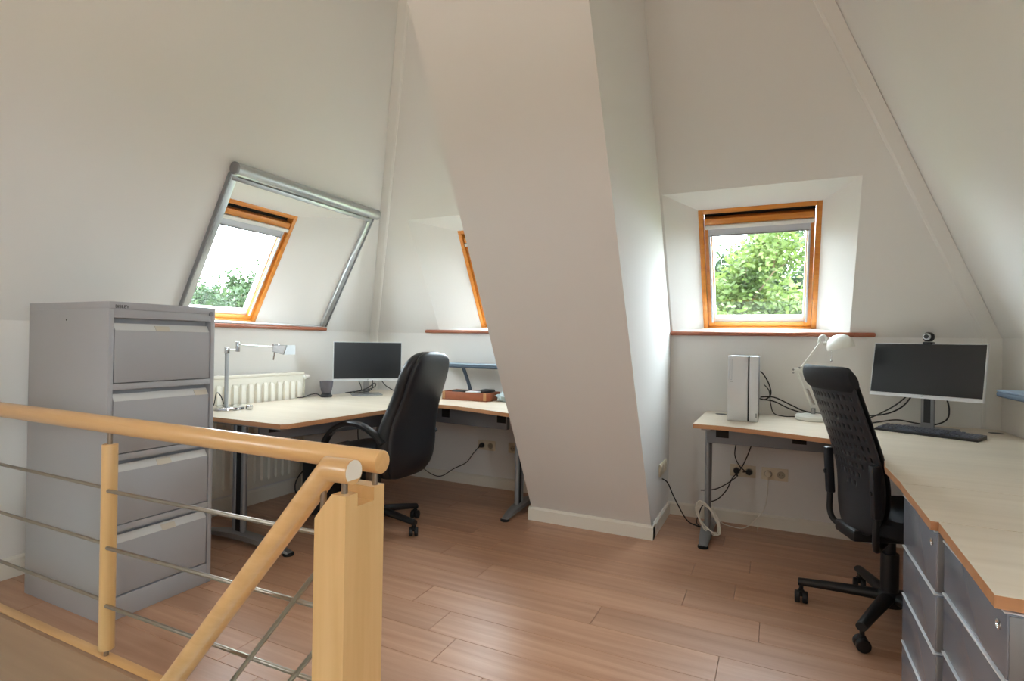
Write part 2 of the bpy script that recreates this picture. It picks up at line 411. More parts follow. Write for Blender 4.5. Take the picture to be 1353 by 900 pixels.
# hip trims in the corners of the sloping walls
def hip_trim(name, side):
    X = xl if side < 0 else xr; s = -side
    w, t = .085, .012
    def ring(z):
        n = V((0, -1, -TS)).normalized()                    # inward normal of the back slope
        a = V((X(z), yb(z), z)); b = a + V((s*w, 0, 0))
        return [a, b, b + n*t*.5 + V((-s*.004, 0, 0)), a + V((s*w*.8, 0, 0)) + n*t, a + n*t]
    def ring0(z):
        a = V((X(ZS), D, z)); b = a + V((s*w, 0, 0)); n = V((0, -1, 0))
        return [a, b, b + n*t*.5 + V((-s*.004, 0, 0)), a + V((s*w*.8, 0, 0)) + n*t, a + n*t]
    return struct(MB().loft([ring0(.1), ring0(ZS-.002), ring(ZS+.004), ring(ZC-.01)]).build(name, M['trimw'], smooth=0))
hip_trim('trim_1', -1); hip_trim('trim_2', 1)

# ------------------------------------------------------------------ roof windows
def roof_window(name, Q, u, n_in, blind=True, sill=None):
    """Q: frame corners bl, br, tr, tl in the frame plane; u: horizontal unit; n_in: inward normal"""
    Q = [V(q) for q in Q]; u = V(u); o = Q[0] if (Q[1]-Q[0]).dot(u) > 0 else Q[1]
    W = (Q[1]-Q[0]).length; top = Q[3] if o == Q[0] else Q[2]
    v = (top-o).normalized(); H = (top-o).length; n = V(n_in).normalized()
    root = bpy.data.objects.new(name, None); COL.objects.link(root); root.location = o; struct(root)
    rot = Matrix((u, v, n)).transposed(); root.rotation_euler = rot.to_euler()
    def rim(u0, u1, v0, v1, w, n0, n1, part, m, b=.003, wt=None, wb=None):
        wt = w if wt is None else wt; wb = w if wb is None else wb
        mb = MB()
        mb.box((u0, v0, n0), (u0+w, v1, n1), b); mb.box((u1-w, v0, n0), (u1, v1, n1), b)
        mb.box((u0+w, v0, n0), (u1-w, v0+wb, n1), b); mb.box((u0+w, v1-wt, n0), (u1-w, v1, n1), b)
        return mb.build(part, m, root)
    rim(-.004, W+.004, -.004, H+.004, .030, -.10, .004, 'frame', M['pine'], wb=.016)
    sash = rim(.030, W-.030, .011, H-.060, .038, -.085, -.012, 'sash', M['pine'], wt=.05, wb=.030)
    rim(.066, W-.066, .040, H-.11, .010, -.075, -.030, 'glazing_bead', M['white'], .001, wb=.030)  # white colour paints the sunlit look of the bead
    MB().box((.068, .042, -.056), (W-.068, H-.110, -.050)).build('pane', M['glass'], root)
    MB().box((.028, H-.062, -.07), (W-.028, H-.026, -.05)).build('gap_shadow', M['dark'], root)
    MB().box((.034, H-.100, -.034), (W-.034, H-.058, .008), .008).build('ventilation_bar', M['pine'], root)
    if blind:
        c = MB().box((.036, H-.128, -.022), (W-.036, H-.102, .016), .006).build('blind_cassette', M['white'], root)
        f = MB().box((.052, H-.175, -.018), (W-.052, H-.126, -.008), .001).build('blind_fabric', M['blind'], root)
        MB().box((0.05, H-.182, -.020), (W-.05, H-.174, -.004), .002).build('blind_bar', M['greymetal'], root)
        for a in (.052, W-.064): MB().box((a, .045, -.018), (a+.012, H-.126, -.004), .002).build('blind_track', M['blind'], root)
    return root
NB = V((0, -1, -TS)); NL = V((1, 0, -TS)); NR = V((-1, 0, -TS))
w1 = roof_window('window_1', QL, (0, 1, 0), NL)
w2 = roof_window('window_2', QM, (1, 0, 0), NB)
w3 = roof_window('window_3', QR, (1, 0, 0), NB)
w4 = roof_window('fill_window_4', QL2, (0, 1, 0), NL)  # this and the next two: unseen windows added to bring in daylight
w5 = roof_window('fill_window_5', QR2, (0, -1, 0), NR)
w6 = roof_window('fill_window_6', QR3, (0, -1, 0), NR)
def sill(parent, lo, hi, axis, round_end):
    b = MB().box(lo, hi, .010, 3)
    return b.build('window_sill', M['sill'], parent, True)
sill(w1, (XL-.19, 1.80, 1.246), (XL+.045, 3.362, 1.2735), 'Y', 1)
sill(w2, (-2.705, D-.045, 1.246), (KX0-.001, D+.19, 1.2735), 'X', 1)
sill(w3, (KX1+.002, D-.045, 1.246), (.545, D+.19, 1.2735), 'X', 1)
# portals guide the daylight through the openings (no light of their own)
def portal_back(Q, nm):
    c = sum((V(q) for q in Q), V())/4; return c
for nm, Q, n in (('portal_a', QL, NL), ('portal_b', QM, NB), ('portal_c', QR, NB), ('portal_d', QL2, NL), ('portal_e', QR2, NR), ('portal_f', QR3, NR)):
    c = sum((V(q) for q in Q), V())/4 - n.normalized()*.12
    area(nm, c, n, .95, .95, 0, portal=True)

# added uplighter, unseen behind the camera, as fill light for the roof slopes
lamp = thing('fill_uplighter', 'added unseen white uplighter giving fill light behind the stair opening', 'lamp', (-1.0, -.7, 0))
MB().lathe((0, 0, 0), [(.15, 0), (.15, .015), (.14, .022), (.02, .03), (.013, .04)], 36).build('base', M['white'], lamp)
MB().cyl((0, 0, .03), (0, 0, 1.74), .012, n=16).build('pole', M['white'], lamp)
MB().lathe((0, 0, 0), [(.02, 1.73), (.09, 1.75), (.15, 1.80), (.17, 1.84), (.167, 1.84), (.145, 1.803), (.087, 1.757), (.001, 1.748)], 40).build('bowl', M['white'], lamp)
glow = mat('fill_glow', (1, .95, .88, 1), .5)
glow.node_tree.nodes['Principled BSDF'].inputs['Emission Color'].default_value = (1, .885, .795, 1)
glow.node_tree.nodes['Principled BSDF'].inputs['Emission Strength'].default_value = 140
MB().cyl((0, 0, 1.800), (0, 0, 1.806), .135, n=32).build('bulb', glow, lamp)

# ------------------------------------------------------------------ stair edge and railing
struct(box_obj('trim_3', (XL, SY1, -.013), (SX1-.002, SY1+.040, .006), M['beech_x'], bevel=.003))
struct(box_obj('trim_4', (XL, SY1-.018, -.62), (SX1+.02, SY1, .0055), M['fascia'], bevel=.002))
sheet('wall_stairwell', [([(XL, SY0, -2.6), (SX1, SY0, -2.6), (SX1, SY0, -.014), (XL, SY0, -.014)], []),
                         ([(SX1+.02, SY0, -2.6), (SX1+.02, SY1, -2.6), (SX1+.02, SY1, -.014), (SX1+.02, SY0, -.014)], []),
                         ([(XL, SY0, -2.6), (XL, SY1, -2.6), (XL, SY1, -.3), (XL, SY0, -.3)], []),
                         ([(XL, SY1+.1, -2.6), (SX1+.02, SY1+.1, -2.6), (SX1+.02, SY1+.1, -.5), (XL, SY1+.1, -.5)], []),
                         ([(XL, SY0, -2.6), (SX1+.02, SY0, -2.6), (SX1+.02, SY1+.1, -2.6), (XL, SY1+.1, -2.6)], [])], M['wall'])
rail = thing('stair_railing', 'beech stair railing with round handrails, square newel post and steel rods', 'railing', (-1.0, 1.118, 0))
YR, YN, RZ, RR_ = 1.178, 1.066, .853, .0312
XE = -.946
MB().cyl((XL+.001, YR, RZ), (XE, YR, RZ), RR_, n=40, bevel=.0025).build('handrail', M['beech_x'], rail, True)
# sloping stair handrail: mitred bend
def mitre_tube(pts, r, n=36):
    p = [V(q) for q in pts]; rings = []
    for i, q in enumerate(p):
        d0 = (p[i]-p[i-1]).normalized() if i else (p[1]-p[0]).normalized()
        d1 = (p[i+1]-p[i]).normalized() if i < len(p)-1 else d0
        nrm = (d0+d1).normalized(); side = V((0, 1, 0)); up = d0.cross(side).normalized()
        ring = []
        for k in range(n):
            a = 2*PI*k/n; w = q + side*math.cos(a)*r + up*math.sin(a)*r
            ring.append(w - d0*((w-q).dot(nrm)/d0.dot(nrm)))
        rings.append(ring)
    return MB().loft(rings)
mitre_tube([(-2.05, YN, -.345), (-1.025, YN, .848), (XE+.001, YN, .850)], RR_).build('stair_handrail', M['beech_x'], rail, True)
MB().cyl((XE, YN, .850), (XE+.0015, YN, .850), RR_-.002, n=36).build('rail_end_disc', mat('sawn_end', srgb(232, 222, 204), .6), rail, True)
# newel post: notch between two rails, chamfer on the stair side
nx0, nx1 = -1.052, -.950
pts = [(nx1, 1.044), (nx1, 1.192)]
b = MB()
# lower body
b.prism([V((nx0, 1.044, -.9)), V((nx1, 1.044, -.9)), V((nx1, 1.192, -.9)), V((nx0, 1.192, -.9))], V((0, 0, .9+.716)))
b.prism([V((nx0, 1.044, .716)), V((nx1, 1.044, .716)), V((nx1, 1.044, .792)), V((nx0+.056, 1.044, .792)), V((nx0, 1.044, .725))], V((0, .044, 0)))
b.box((nx0, 1.088, .716), (nx1, 1.150, .757)); b.box((nx0, 1.150, .716), (nx1, 1.192, .792))
b.build('newel_post', M['beech_z'], rail, True)
for x, y, z0, z1 in ((-.965, YR-.006, .79, .83), (-1.03, YR-.006, .79, .83), (-.974, YN, .79, .83), (-1.040, YN-.004, .735, .81)):
    MB().cyl((x, y, z0), (x, y, z1), .008, n=16).build('steel_pin', M['steel'], rail, True)
for x in (-2.198,):
    bl = MB().cyl((x, YR, .030), (x, YR, .782), .0255, n=28, bevel=.003).build('baluster', M['beech_z'], rail, True)
    MB().cyl((x, YR, .78), (x, YR, .826), .0085, n=16).build('steel_pin', M['steel'], bl, True)
    MB().cyl((x, YR, .004), (x, YR, .031), .0085, n=16).build('steel_pin', M['steel'], bl, True)
for z in (.621, .415, .206):
    z2 = z+.016
    MB().cyl((-2.165, YR-.022, z-.002), (-1.04, YR-.022, z2), .0068, n=14, bevel=.002).build('steel_rod', M['steel'], rail, True)
    MB().cyl((XL+.001, YR, z-.004), (-2.19, YR, z-.004), .0068, n=14).build('steel_rod', M['steel'], rail, True)
for (a, c) in (((-2.1, -.66), (-1.045, .60)), ((-2.1, -.86), (-1.045, .395)), ((-2.1, -1.06), (-1.045, .19))):
    MB().cyl((a[0], YN, a[1]), (c[0], YN, c[1]), .0068, n=14).build('steel_rod', M['steel'], rail, True)

# ------------------------------------------------------------------ filing cabinet
cab = thing('filing_cabinet', 'tall grey metal filing cabinet with four drawers behind the handrail', 'cabinet', (-2.76, 1.53, 0))
cx0, cx1, cy0, cy1, chh = -3.071, -2.445, 1.298, 1.767, 1.321
b = MB()
b.box((cx0, cy0, .0), (cx1-.002, cy0+.020, chh-.03), .002); b.box((cx0, cy1-.020, .0), (cx1-.002, cy1, chh-.03), .002)
b.box((cx0, cy0+.02, .0), (cx0+.01, cy1-.02, chh-.03)); b.box((cx0+.01, cy0+.02, .0), (cx1-.004, cy1-.02, .092), .001)
b.box((cx0+.01, cy0+.02, .09), (cx1-.045, cy1-.02, chh-.04))
b.build('body', M['cab'], cab, True)
box_obj('top_cap', (cx0, cy0, chh-.031), (cx1, cy1, chh), M['cab'], cab, bevel=.003)
box_obj('top_rail', (cx1-.03, cy0+.02, chh-.066), (cx1-.003, cy1-.02, chh-.031), M['cab'], cab, bevel=.001)
dz = [(.994, 1.246), (.692, .955), (.398, .660), (.098, .358)]
dz = [(.985, 1.243), (.690, .948), (.394, .653), (.099, .357)]
for i, (z0, z1) in enumerate(dz):
    ya, ye = cy0+.024, cy1-.026
    pr = [(cx1-.04, z0), (cx1-.006, z0), (cx1-.004, z0+.003), (cx1-.004, z1-.042), (cx1-.007, z1-.036), (cx1-.024, z1-.012), (cx1-.04, z1-.012)]
    dr = MB().prism([V((x, ya, z)) for x, z in pr], V((0, ye-ya, 0))).build('drawer', M['cab'], cab, True)
    box_obj('grip_lit_strip', (0, 0, 0), (.001, .001, .001), M['cab_lip_lit'], dr) if False else None
    pl = [(cx1-.0065, z1-.0365), (cx1-.0035, z1-.040), (cx1-.0225, z1-.0105), (cx1-.0255, z1-.0105)]
    MB().prism([V((x, ya+.002, z)) for x, z in (pl[1], (cx1-.0060, z1-.040), (cx1-.0250, z1-.0115), pl[2])], V((0, ye-ya-.004, 0))).build('grip_lit_strip', M['cab_lip_lit'], dr, True)  # light on the grip, put in as a paler strip
    t = (.40, .84, .44, .5)[i]; yc = ya + (ye-ya)*t
    MB().prism([V((x, yc, z)) for x, z in ((cx1-.001, z1-.041), (cx1-.004, z1-.041), (cx1-.019, z1-.018), (cx1-.016, z1-.018))], V((0, .062, 0))).build('label_holder', mat('label_card', srgb(205, 198, 184), .5) if i == 0 else bpy.data.materials['label_card'], dr, True)
    # rail under each drawer
    if i < 3: box_obj('cross_rail', (cx1-.03, cy0+.02, z0-.030), (cx1-.003, cy1-.02, z0-.004), M['cab'], cab, bevel=.001)
MB().cyl((cx1-.004, cy1-.022, chh-.030), (cx1+.005, cy1-.022, chh-.030), .011, n=20, bevel=.002).build('lock', M['greymetal'], cab, True)
MB().cyl((-2.76, cy0-.0006, 1.245), (-2.76, cy0+.002, 1.245), .004, n=10).build('screw_hole', M['dark'], cab, True)
text_mesh('logo_lettering', 'BISLEY', .019, M['dark'], cab, Matrix.Translation((cx1+.0004, cy0+.022, chh-.026)) @ Matrix(((0, 0, 1, 0), (1, 0, 0, 0), (0, 1, 0, 0), (0, 0, 0, 1))))

# ------------------------------------------------------------------ radiator
rad = thing('radiator', 'cream ribbed panel radiator mounted on the wall under the sloping window', 'radiator', (XL+.07, 2.45, 0))
ry0, ry1, rz0, rz1 = 1.83, 3.075, .140, .927
rx0, rx1 = XL+.035, XL+.100
box_obj('panel', (rx0, ry0, rz0), (rx1-.006, ry1, rz1-.02), M['cream'], rad, bevel=.006)
box_obj('top_grille', (rx0-.002, ry0-.003, rz1-.02), (rx1+.001, ry1+.003, rz1), M['cream'], rad, bevel=.004)
nr = 20; pitch = (ry1-ry0-.05)/nr
ribmesh = None
for k in range(nr):
    yc = ry0+.025+pitch*(k+.5)
    if ribmesh is None:
        w = pitch*.40
        rb = MB()
        R_ = []
        for z, s in ((rz0+.035, .2), (rz0+.055, 1), (rz1-.078, 1), (rz1-.060, .2)):
            R_.append([V((rx1-.008, yc-w*(.6+.4*s), z)), V((rx1-.006+.015*s, yc-w*.62*(.6+.4*s), z)), V((rx1-.006+.015*s, yc+w*.62*(.6+.4*s), z)), V((rx1-.008, yc+w*(.6+.4*s), z))])
        rb.loft(R_); ro = rb.build('rib', M['cream'], rad, True); ribmesh = ro.data; y_first = yc
    else:
        ro = bpy.data.objects.new('rib', ribmesh); COL.objects.link(ro); ro.parent = rad; ro.location = (0, yc-y_first, 0)
for yy in (1.95, 2.95):
    box_obj('bracket', (XL+.0005, yy-.02, .30), (rx0+.003, yy+.02, .80), M['cream'], rad, bevel=.002)
MB().cyl((rx0+.03, ry1-.002, .885), (rx0+.03, ry1+.035, .885), .010, n=16).cyl((rx0+.03, ry1+.035, .885), (rx0+.03, ry1+.080, .885), .019, .016, n=20, bevel=.003).build('valve_knob', M['white'], rad, True)
MB().tube([(rx0+.03, ry1+.03, .88), (rx0+.03, ry1+.035, .6), (rx0+.03, ry1+.03, .05), (rx0+.03, ry1+.03, .001)], .008, 10).build('pipe', M['cream'], rad, True)

# ------------------------------------------------------------------ roller blind on the left window
rbn = thing('roller_blind', 'silver roller blind with tube cassette and side rails around the slanted window', 'blind', (xl(1.3), 2.74, 1.28))
nl = NL.normalized()
def LS(y, z, o=0): return V((xl(z), y, z)) + nl*o
ly0, ly1 = 2.118, 3.340
zc_ = 2.16
ax = LS(0, zc_, .034)
ca = MB().cyl((ax.x, ly0+.004, ax.z), (ax.x, ly1-.004, ax.z), .036, n=36).build('cassette', M['alu'], rbn, True)
for y in (ly0-.012, ly1-.004): MB().cyl((ax.x, y, ax.z), (ax.x, y+.016, ax.z), .037, n=36, bevel=.004).build('end_cap', M['greymetal'] if y < 2.5 else M['alu'], ca, True)
MB().bar(LS(ly0+.01, zc_-.052, .014), LS(ly1-.01, zc_-.052, .014), .026, .022, up=nl, bevel=.003).build('cassette_rail', M['alu'], rbn, True)
for y in (ly0+.022, ly1-.022):
    g_ = MB().bar(LS(y, 1.290, .011), LS(y, zc_-.03, .011), .044, .022, up=nl, bevel=.003).build('guide_rail', M['alu'], rbn, True)
    sgn = 1 if y < 2.5 else -1
    MB().bar(LS(y-sgn*.026, 1.290, .014), LS(y-sgn*.026, zc_-.03, .014), .010, .028, up=nl, bevel=.002).build('rail_cover', M['greymetal'], g_, True)
MB().bar(LS(ly0+.044, 1.284, .008), LS(ly1-.044, 1.284, .008), .012, .016, up=nl, bevel=.002).build('bottom_rail', M['bezel'], rbn, True)

# ------------------------------------------------------------------ desks
def desk_top(root, pts, z=DESK, t=.025):
    # light laminate face with a brown edge band
    b = MB(); b.prism([V((x, y, z-t)) for x, y in pts], V((0, 0, t-.0012)))
    top = b.build('desktop', M['deske'], root, True, smooth=0)
    c = V((sum(p[0] for p in pts)/len(pts), sum(p[1] for p in pts)/len(pts), 0))
    MB().prism([V((x, y, z-.0012)) for x, y in pts], V((0, 0, .0012))).build('laminate', M['deskw'], top, True, smooth=0)
    return top
def cfoot(root, px, py, f0, f1, axis, core=True):
    """post at (px,py); foot from f0 to f1 along the axis; pads at its ends"""
    leg = MB()
    a = V((1, 0, 0)) if axis == 'X' else V((0, 1, 0)); s = V((0, 1, 0)) if axis == 'X' else V((1, 0, 0))
    base = V((px, py, 0))
    for k in (-1, 1):
        c = base + a*k*.034
        leg.cyl(c+V((0, 0, .05)), c+V((0, 0, DESK-.03)), .017, n=20)
    lo = leg.build('leg', M['greymetal'], root, True)
    q = base; b2 = MB().bar(q+V((0, 0, .05)), q+V((0, 0, DESK-.06)), .036, .022, up=s).build('cable_channel', M['black'], lo, True)
    # arched foot
    pc = px if axis == 'X' else py
    rings = []
    for i in range(13):
        t = i/12; w = f0+(f1-f0)*t
        h = .020+.050*math.sin(PI*min(1, max(0, t)))**.8
        c = (V((w, py, 0)) if axis == 'X' else V((px, w, 0)))
        hw = .024+.012*math.sin(PI*t)
        zb = .010+.022*math.sin(PI*t)
        rings.append([c+s*-hw+V((0, 0, zb)), c+s*hw+V((0, 0, zb)), c+s*hw+V((0, 0, h-.008)), c+s*hw*.6+V((0, 0, h)), c-s*hw*.6+V((0, 0, h)), c-s*hw+V((0, 0, h-.008))])
    ft = MB().loft(rings).build('foot', M['greymetal'], lo, True)
    for w in (f0+.012, f1-.012):
        c = (V((w, py, 0)) if axis == 'X' else V((px, w, 0)))
        MB().cyl(c, c+V((0, 0, .014)), .030, n=24, bevel=.003).build('foot_pad', M['rubber'], lo, True)
    # bracket under the top
    tb_ = MB().bar((V((f0+.06, py, 0)) if axis == 'X' else V((px, f0+.06, 0)))+V((0, 0, DESK-.042)), (V((f1-.06, py, 0)) if axis == 'X' else V((px, f1-.06, 0)))+V((0, 0, DESK-.042)), .05, .030, up=(0, 0, 1))
    tb_.build('top_bracket', M['greymetal'], lo, True)
    return lo
def beam(root, a, b_, h=.125, ztop=DESK-.028, slots=()):
    a, b_ = V((a[0], a[1], ztop-h/2)), V((b_[0], b_[1], ztop-h/2))
    bo = MB().bar(a, b_, .035, h, up=(0, 0, 1), bevel=.004).build('beam', M['beam'], root, True)
    d = (b_-a).normalized(); n = V((d.y, -d.x, 0))
    for t in slots:
        c = a+(b_-a)*t + V((0, 0, h*.12))
        for sg in (-1, 1):
            MB().bar(c-d*.035+n*sg*.0175, c+d*.035+n*sg*.0175, .002, h*.55, up=(0, 0, 1)).build('beam_slot', M['dark'], bo, True)
    return bo
ld = thing('corner_desk', 'pale L-shaped corner desk with grey metal legs between radiator and chimney', 'desk', (-2.6, 3.3, 0))
inner = spline([(-2.232, 2.77, 0), (-2.205, 3.03, 0), (-2.13, 3.22, 0), (-1.98, 3.225, 0), (-1.75, 3.165, 0), (-1.466, 3.075, 0)], 6)
lp = [(-3.195, 2.035), (-2.300, 2.035), (-2.272, 2.062)] + [(q.x, q.y) for q in inner] + [(-1.466, D-.02), (-3.195, D-.02)]
desk_top(ld, lp)
cfoot(ld, -2.765, 2.17, -3.12, -2.36, 'X')
cfoot(ld, -1.590, 3.46, 3.235, 3.86, 'Y')
cfoot(ld, -3.13, 3.86, 3.60, 3.905, 'Y') if False else None
beam(ld, (-2.70, 2.24), (-2.36, 3.38), slots=(.07, .93))
beam(ld, (-2.30, 3.42), (-1.63, 3.36), slots=(.22, .93))
MB().cyl((-3.12, 3.84, 0), (-3.12, 3.84, DESK-.03), .03, n=24).build('leg', M['greymetal'], ld, True)

rd = thing('corner_desk', 'pale corner desk with curved front edge under the square window', 'desk', (.4, 3.5, 0))
edge = spline([(-.412, 3.245, 0), (-.25, 3.243, 0), (-.077, 3.20, 0), (.09, 3.14, 0), (.218, 3.09, 0), (.335, 3.03, 0), (.400, 2.92, 0), (.417, 2.77, 0), (.398, 2.61, 0), (.382, 2.48, 0)], 5)
rp = [(q.x, q.y) for q in edge] + [(.384, 2.199), (1.135, 2.199), (1.135, D-.004), (-.412, D-.004)]
t_ = desk_top(rd, rp)
for gx, gy in ((1.075, 3.77), (-.31, 3.80)):
    MB().cyl((gx, gy, DESK-.004), (gx, gy, DESK+.0006), .034, n=28).build('cable_grommet', M['black'], t_, True)
cfoot(rd, -.362, 3.60, 3.355, 3.90, 'Y')
beam(rd, (-.36, 3.46), (.62, 3.46), h=.105, slots=(.09, .5))
cfoot(rd, 1.08, 2.42, 2.25, 2.6, 'Y') if False else None
MB().cyl((1.06, 3.86, 0), (1.06, 3.86, DESK-.03), .03, n=24).build('leg', M['greymetal'], rd, True)
MB().cyl((1.06, 2.26, 0), (1.06, 2.26, DESK-.03), .03, n=24).build('leg', M['greymetal'], rd, True)

# drawer pedestals along the right wall
def pedestal(label, xf, y0, y1, zs_, tx0, tx1, ty0, ty1):
    r = thing('drawer_pedestal', label, 'drawers', ((xf+1.1)/2, (y0+y1)/2, 0), 0, 'drawer pedestals along the side wall')
    pts = [(tx0, ty0), (1.135, ty0), (1.135, ty1), (tx1, ty1)]
    desk_top(r, pts)
    box_obj('body', (xf+.052, y0+.001, .06), (1.10, y1-.001, DESK-.030), M['ped_side'], r, bevel=.003)
    box_obj('plinth', (xf+.09, y0+.02, 0), (1.08, y1-.02, .06), M['rubber'], r, bevel=.002)
    for k in range(len(zs_)-1):
        za, zb_ = zs_[k+1], zs_[k]
        d_ = MB().box((xf, y0, za+.004), (xf+.045, y1, zb_-.001), .004, 2).build('drawer', M['ped'], r, True)
        box_obj('edge_strip', (xf-.003, y0+.001, zb_-.0035), (xf+.046, y1-.002, zb_+.0005), M['ped_edge'], d_, bevel=.0008)
        box_obj('side_profile', (xf+.004, y0-.003, za+.006), (xf+.044, y0+.002, zb_-.006), M['greymetal'], d_, bevel=.001)
        if k == 0:
            MB().lathe((xf, y0+.035, zb_-.038), [(.010, .004), (.010, -.003), (.0075, -.004), (.006, -.002), (.0001, -.002)], 20, 'X').build('lock', M['chrome'], d_, True)
    return r
pedestal('silver drawer pedestal with wooden top next to the corner desk', .390, 1.790, 2.190, (.700, .535, .379, .223, .07), .371, .383, 1.7585, 2.1945)
pedestal('silver drawer pedestal with wooden top at the end of the row', .392, 1.310, 1.725, (.698, .567, .420, .272, .07), .368, .387, 1.287, 1.7535)

# ------------------------------------------------------------------ chairs
def star_base(root, r, m_leg, m_wheel, phase, hub_r=.04, z_hub=.115, tubular=False):
    for k in range(5):
        a = phase + 2*PI*k/5; d = V((math.cos(a), math.sin(a), 0)); s = V((-d.y, d.x, 0))
        rings = []
        for t in (0, .15, .4, .7, .92, 1.0):
            c = d*(hub_r*.4 + (r+.012-hub_r*.4)*t); z = z_hub - (.035 if not tubular else .02)*t**1.4
            hw = (.030-.010*t); hh = (.024-.007*t)
            rings.append([c+s*math.cos(q)*hw+V((0, 0, z+math.sin(q)*hh)) for q in [2*PI*j/14 for j in range(14)]])
        leg = MB().loft(rings).build('base_leg', m_leg, root)
        c = d*r
        cs = MB().cyl(c+V((0, 0, .045)), c+V((0, 0, .085)), .009, n=12)
        cs.box(c+V((-.012, -.012, .030)), c+V((.012, .012, .062)), .005)
        ca_ = cs.build('caster', m_wheel, leg)
        ang = a + (.6, 2.2, -.4, 1.3, .1)[k]; w = V((math.cos(ang), math.sin(ang), 0))
        for sg in (-1, 1):
            mbw = MB(); cc = c + w*sg*.016 + V((0, 0, .027))
            mbw.cyl(cc-w*.011, cc+w*.011, .027, n=24, bevel=.005)
            wo = mbw.build('caster_wheel', m_wheel, leg)
# --- executive chair
HD = math.radians(180)
ec = thing('office_chair', 'black padded executive office chair with high rounded back and loop arms', 'chair', (-2.236, 2.742, 0), HD)
star_base(ec, .285, M['black'], M['black'], math.atan2(2.733-2.742, -1.958+2.236) - HD)
MB().cyl((0, 0, .09), (0, 0, .26), .030, n=24).cyl((0, 0, .25), (0, 0, .40), .018, n=20).lathe((0, 0, 0), [(.052, .075), (.052, .12), (.036, .14)], 28).build('gas_column', M['black'], ec)
MB().box((-.13, -.10, .375), (.13, .10, .415), .01).build('mechanism', M['black'], ec)
st = []
for z, k in ((.410, .86), (.420, .95), (.450, 1.0), (.485, 1.0), (.508, .96), (.520, .86), (.524, .6), (.525, .2)):
    st.append(superellipse(.02, 0, z, .255*k, .255*k, 3.4, 48))
MB().loft(st).build('seat', M['vinyl'], ec)
# backrest lofted over height; local -x is the rear
lev = [(.350, -.165, .10, .040), (.37, -.185, .18, .055), (.43, -.203, .238, .066), (.52, -.212, .260, .073), (.62, -.218, .260, .073), (.70, -.234, .248, .068),
       (.78, -.260, .229, .064), (.86, -.290, .219, .062), (.94, -.318, .217, .060), (1.00, -.338, .210, .058), (1.045, -.353, .194, .054), (1.080, -.364, .164, .046), (1.102, -.371, .122, .036), (1.114, -.375, .066, .022)]
def sm_levels(lev, k=4):
    out = []
    pts = [V((a, b_, c)) for a, b_, c, d_ in lev]; q = [V((d_, 0, 0)) for *_, d_ in lev]
    A = spline(pts, k); B = spline(q, k); return [(a.x, a.y, a.z, max(.008, b_.x)) for a, b_ in zip(A, B)]
back = sm_levels(lev)
MB().loft([superellipse(x, 0, z, t, w, 2.6, 44) for z, x, w, t in back]).build('backrest', M['vinyl'], ec)
pan = [(z, x-.040*min(1, t/.05), w*.90-.003, t*.62) for z, x, w, t in back[2:-2]]
MB().loft([superellipse(x, 0, z, t, w, 2.8, 44) for z, x, w, t in pan]).build('back_panel', M['vinyl_sheen'], ec)
for s in (-1, 1):
    path = spline([(-.245, s*.262, .590), (-.19, s*.268, .640), (-.105, s*.275, .683), (-.02, s*.280, .692), (.065, s*.280, .672), (.14, s*.280, .615), (.18, s*.280, .54), (.17, s*.272, .47), (.11, s*.255, .425), (.04, s*.22, .405)], 6)
    rings = []
    for i, q in enumerate(path):
        t = (path[min(i+1, len(path)-1)]-path[max(i-1, 0)]).normalized(); side = V((0, 1, 0)); nn = t.cross(side).normalized()
        rings.append([q+side*math.copysign(abs(math.cos(a))**.7, math.cos(a))*.027+nn*math.copysign(abs(math.sin(a))**.7, math.sin(a))*.015 for a in [2*PI*k/16 for k in range(16)]])
    arm = MB().loft(rings).build('armrest', M['black'], ec)
    rib0 = None
    for i in range(9, 30, 1):
        q = path[i]; t = (path[i+1]-path[i-1]).normalized(); nn = t.cross(V((0, 1, 0))).normalized()
        side_in = V((0, 1, 0))
        ctr = V((.03, s*.28, .56)); dirn = nn if (ctr-q).dot(nn) > 0 else -nn
        c = q+dirn*.015
        MB().bar(c-side_in*.017, c+side_in*.017, .004, .004, up=dirn).build('arm_slot', M['greymetal'], arm)

# --- perforated task chair
HD2 = math.radians(19)
tc_ = thing('office_chair', 'black task chair with perforated plastic back and padded top roll', 'chair', (.458, 2.835, 0), HD2)
star_base(tc_, .335, M['black'], M['black'], math.atan2(2.54-2.835, .327-.458) - HD2, tubular=True)
MB().cyl((0, 0, .08), (0, 0, .30), .034, n=24).cyl((0, 0, .28), (0, 0, .40), .022, n=20).lathe((0, 0, 0), [(.050, .08), (.050, .125), (.036, .14)], 28).build('gas_column', M['black'], tc_)
MB().box((-.19, -.085, .365), (.12, .085, .415), .012).build('mechanism', M['black'], tc_)
st = []
for z, k in ((.412, .9), (.425, .97), (.45, 1.0), (.475, 1.0), (.492, .95), (.500, .8), (.502, .3)):
    st.append(superellipse(.085, 0, z, .235*k, .235*k, 3.6, 48))
MB().loft(st).build('seat', M['fabric'], tc_)
bz = [(.40, -.165, .10), (.43, -.162, .145), (.48, -.155, .180), (.55, -.150, .196), (.64, -.155, .203), (.74, -.180, .206), (.85, -.217, .208), (.96, -.256, .210), (1.06, -.292, .212), (1.08, -.300, .212)]
cv = spline([V(q) for q in bz], 8)
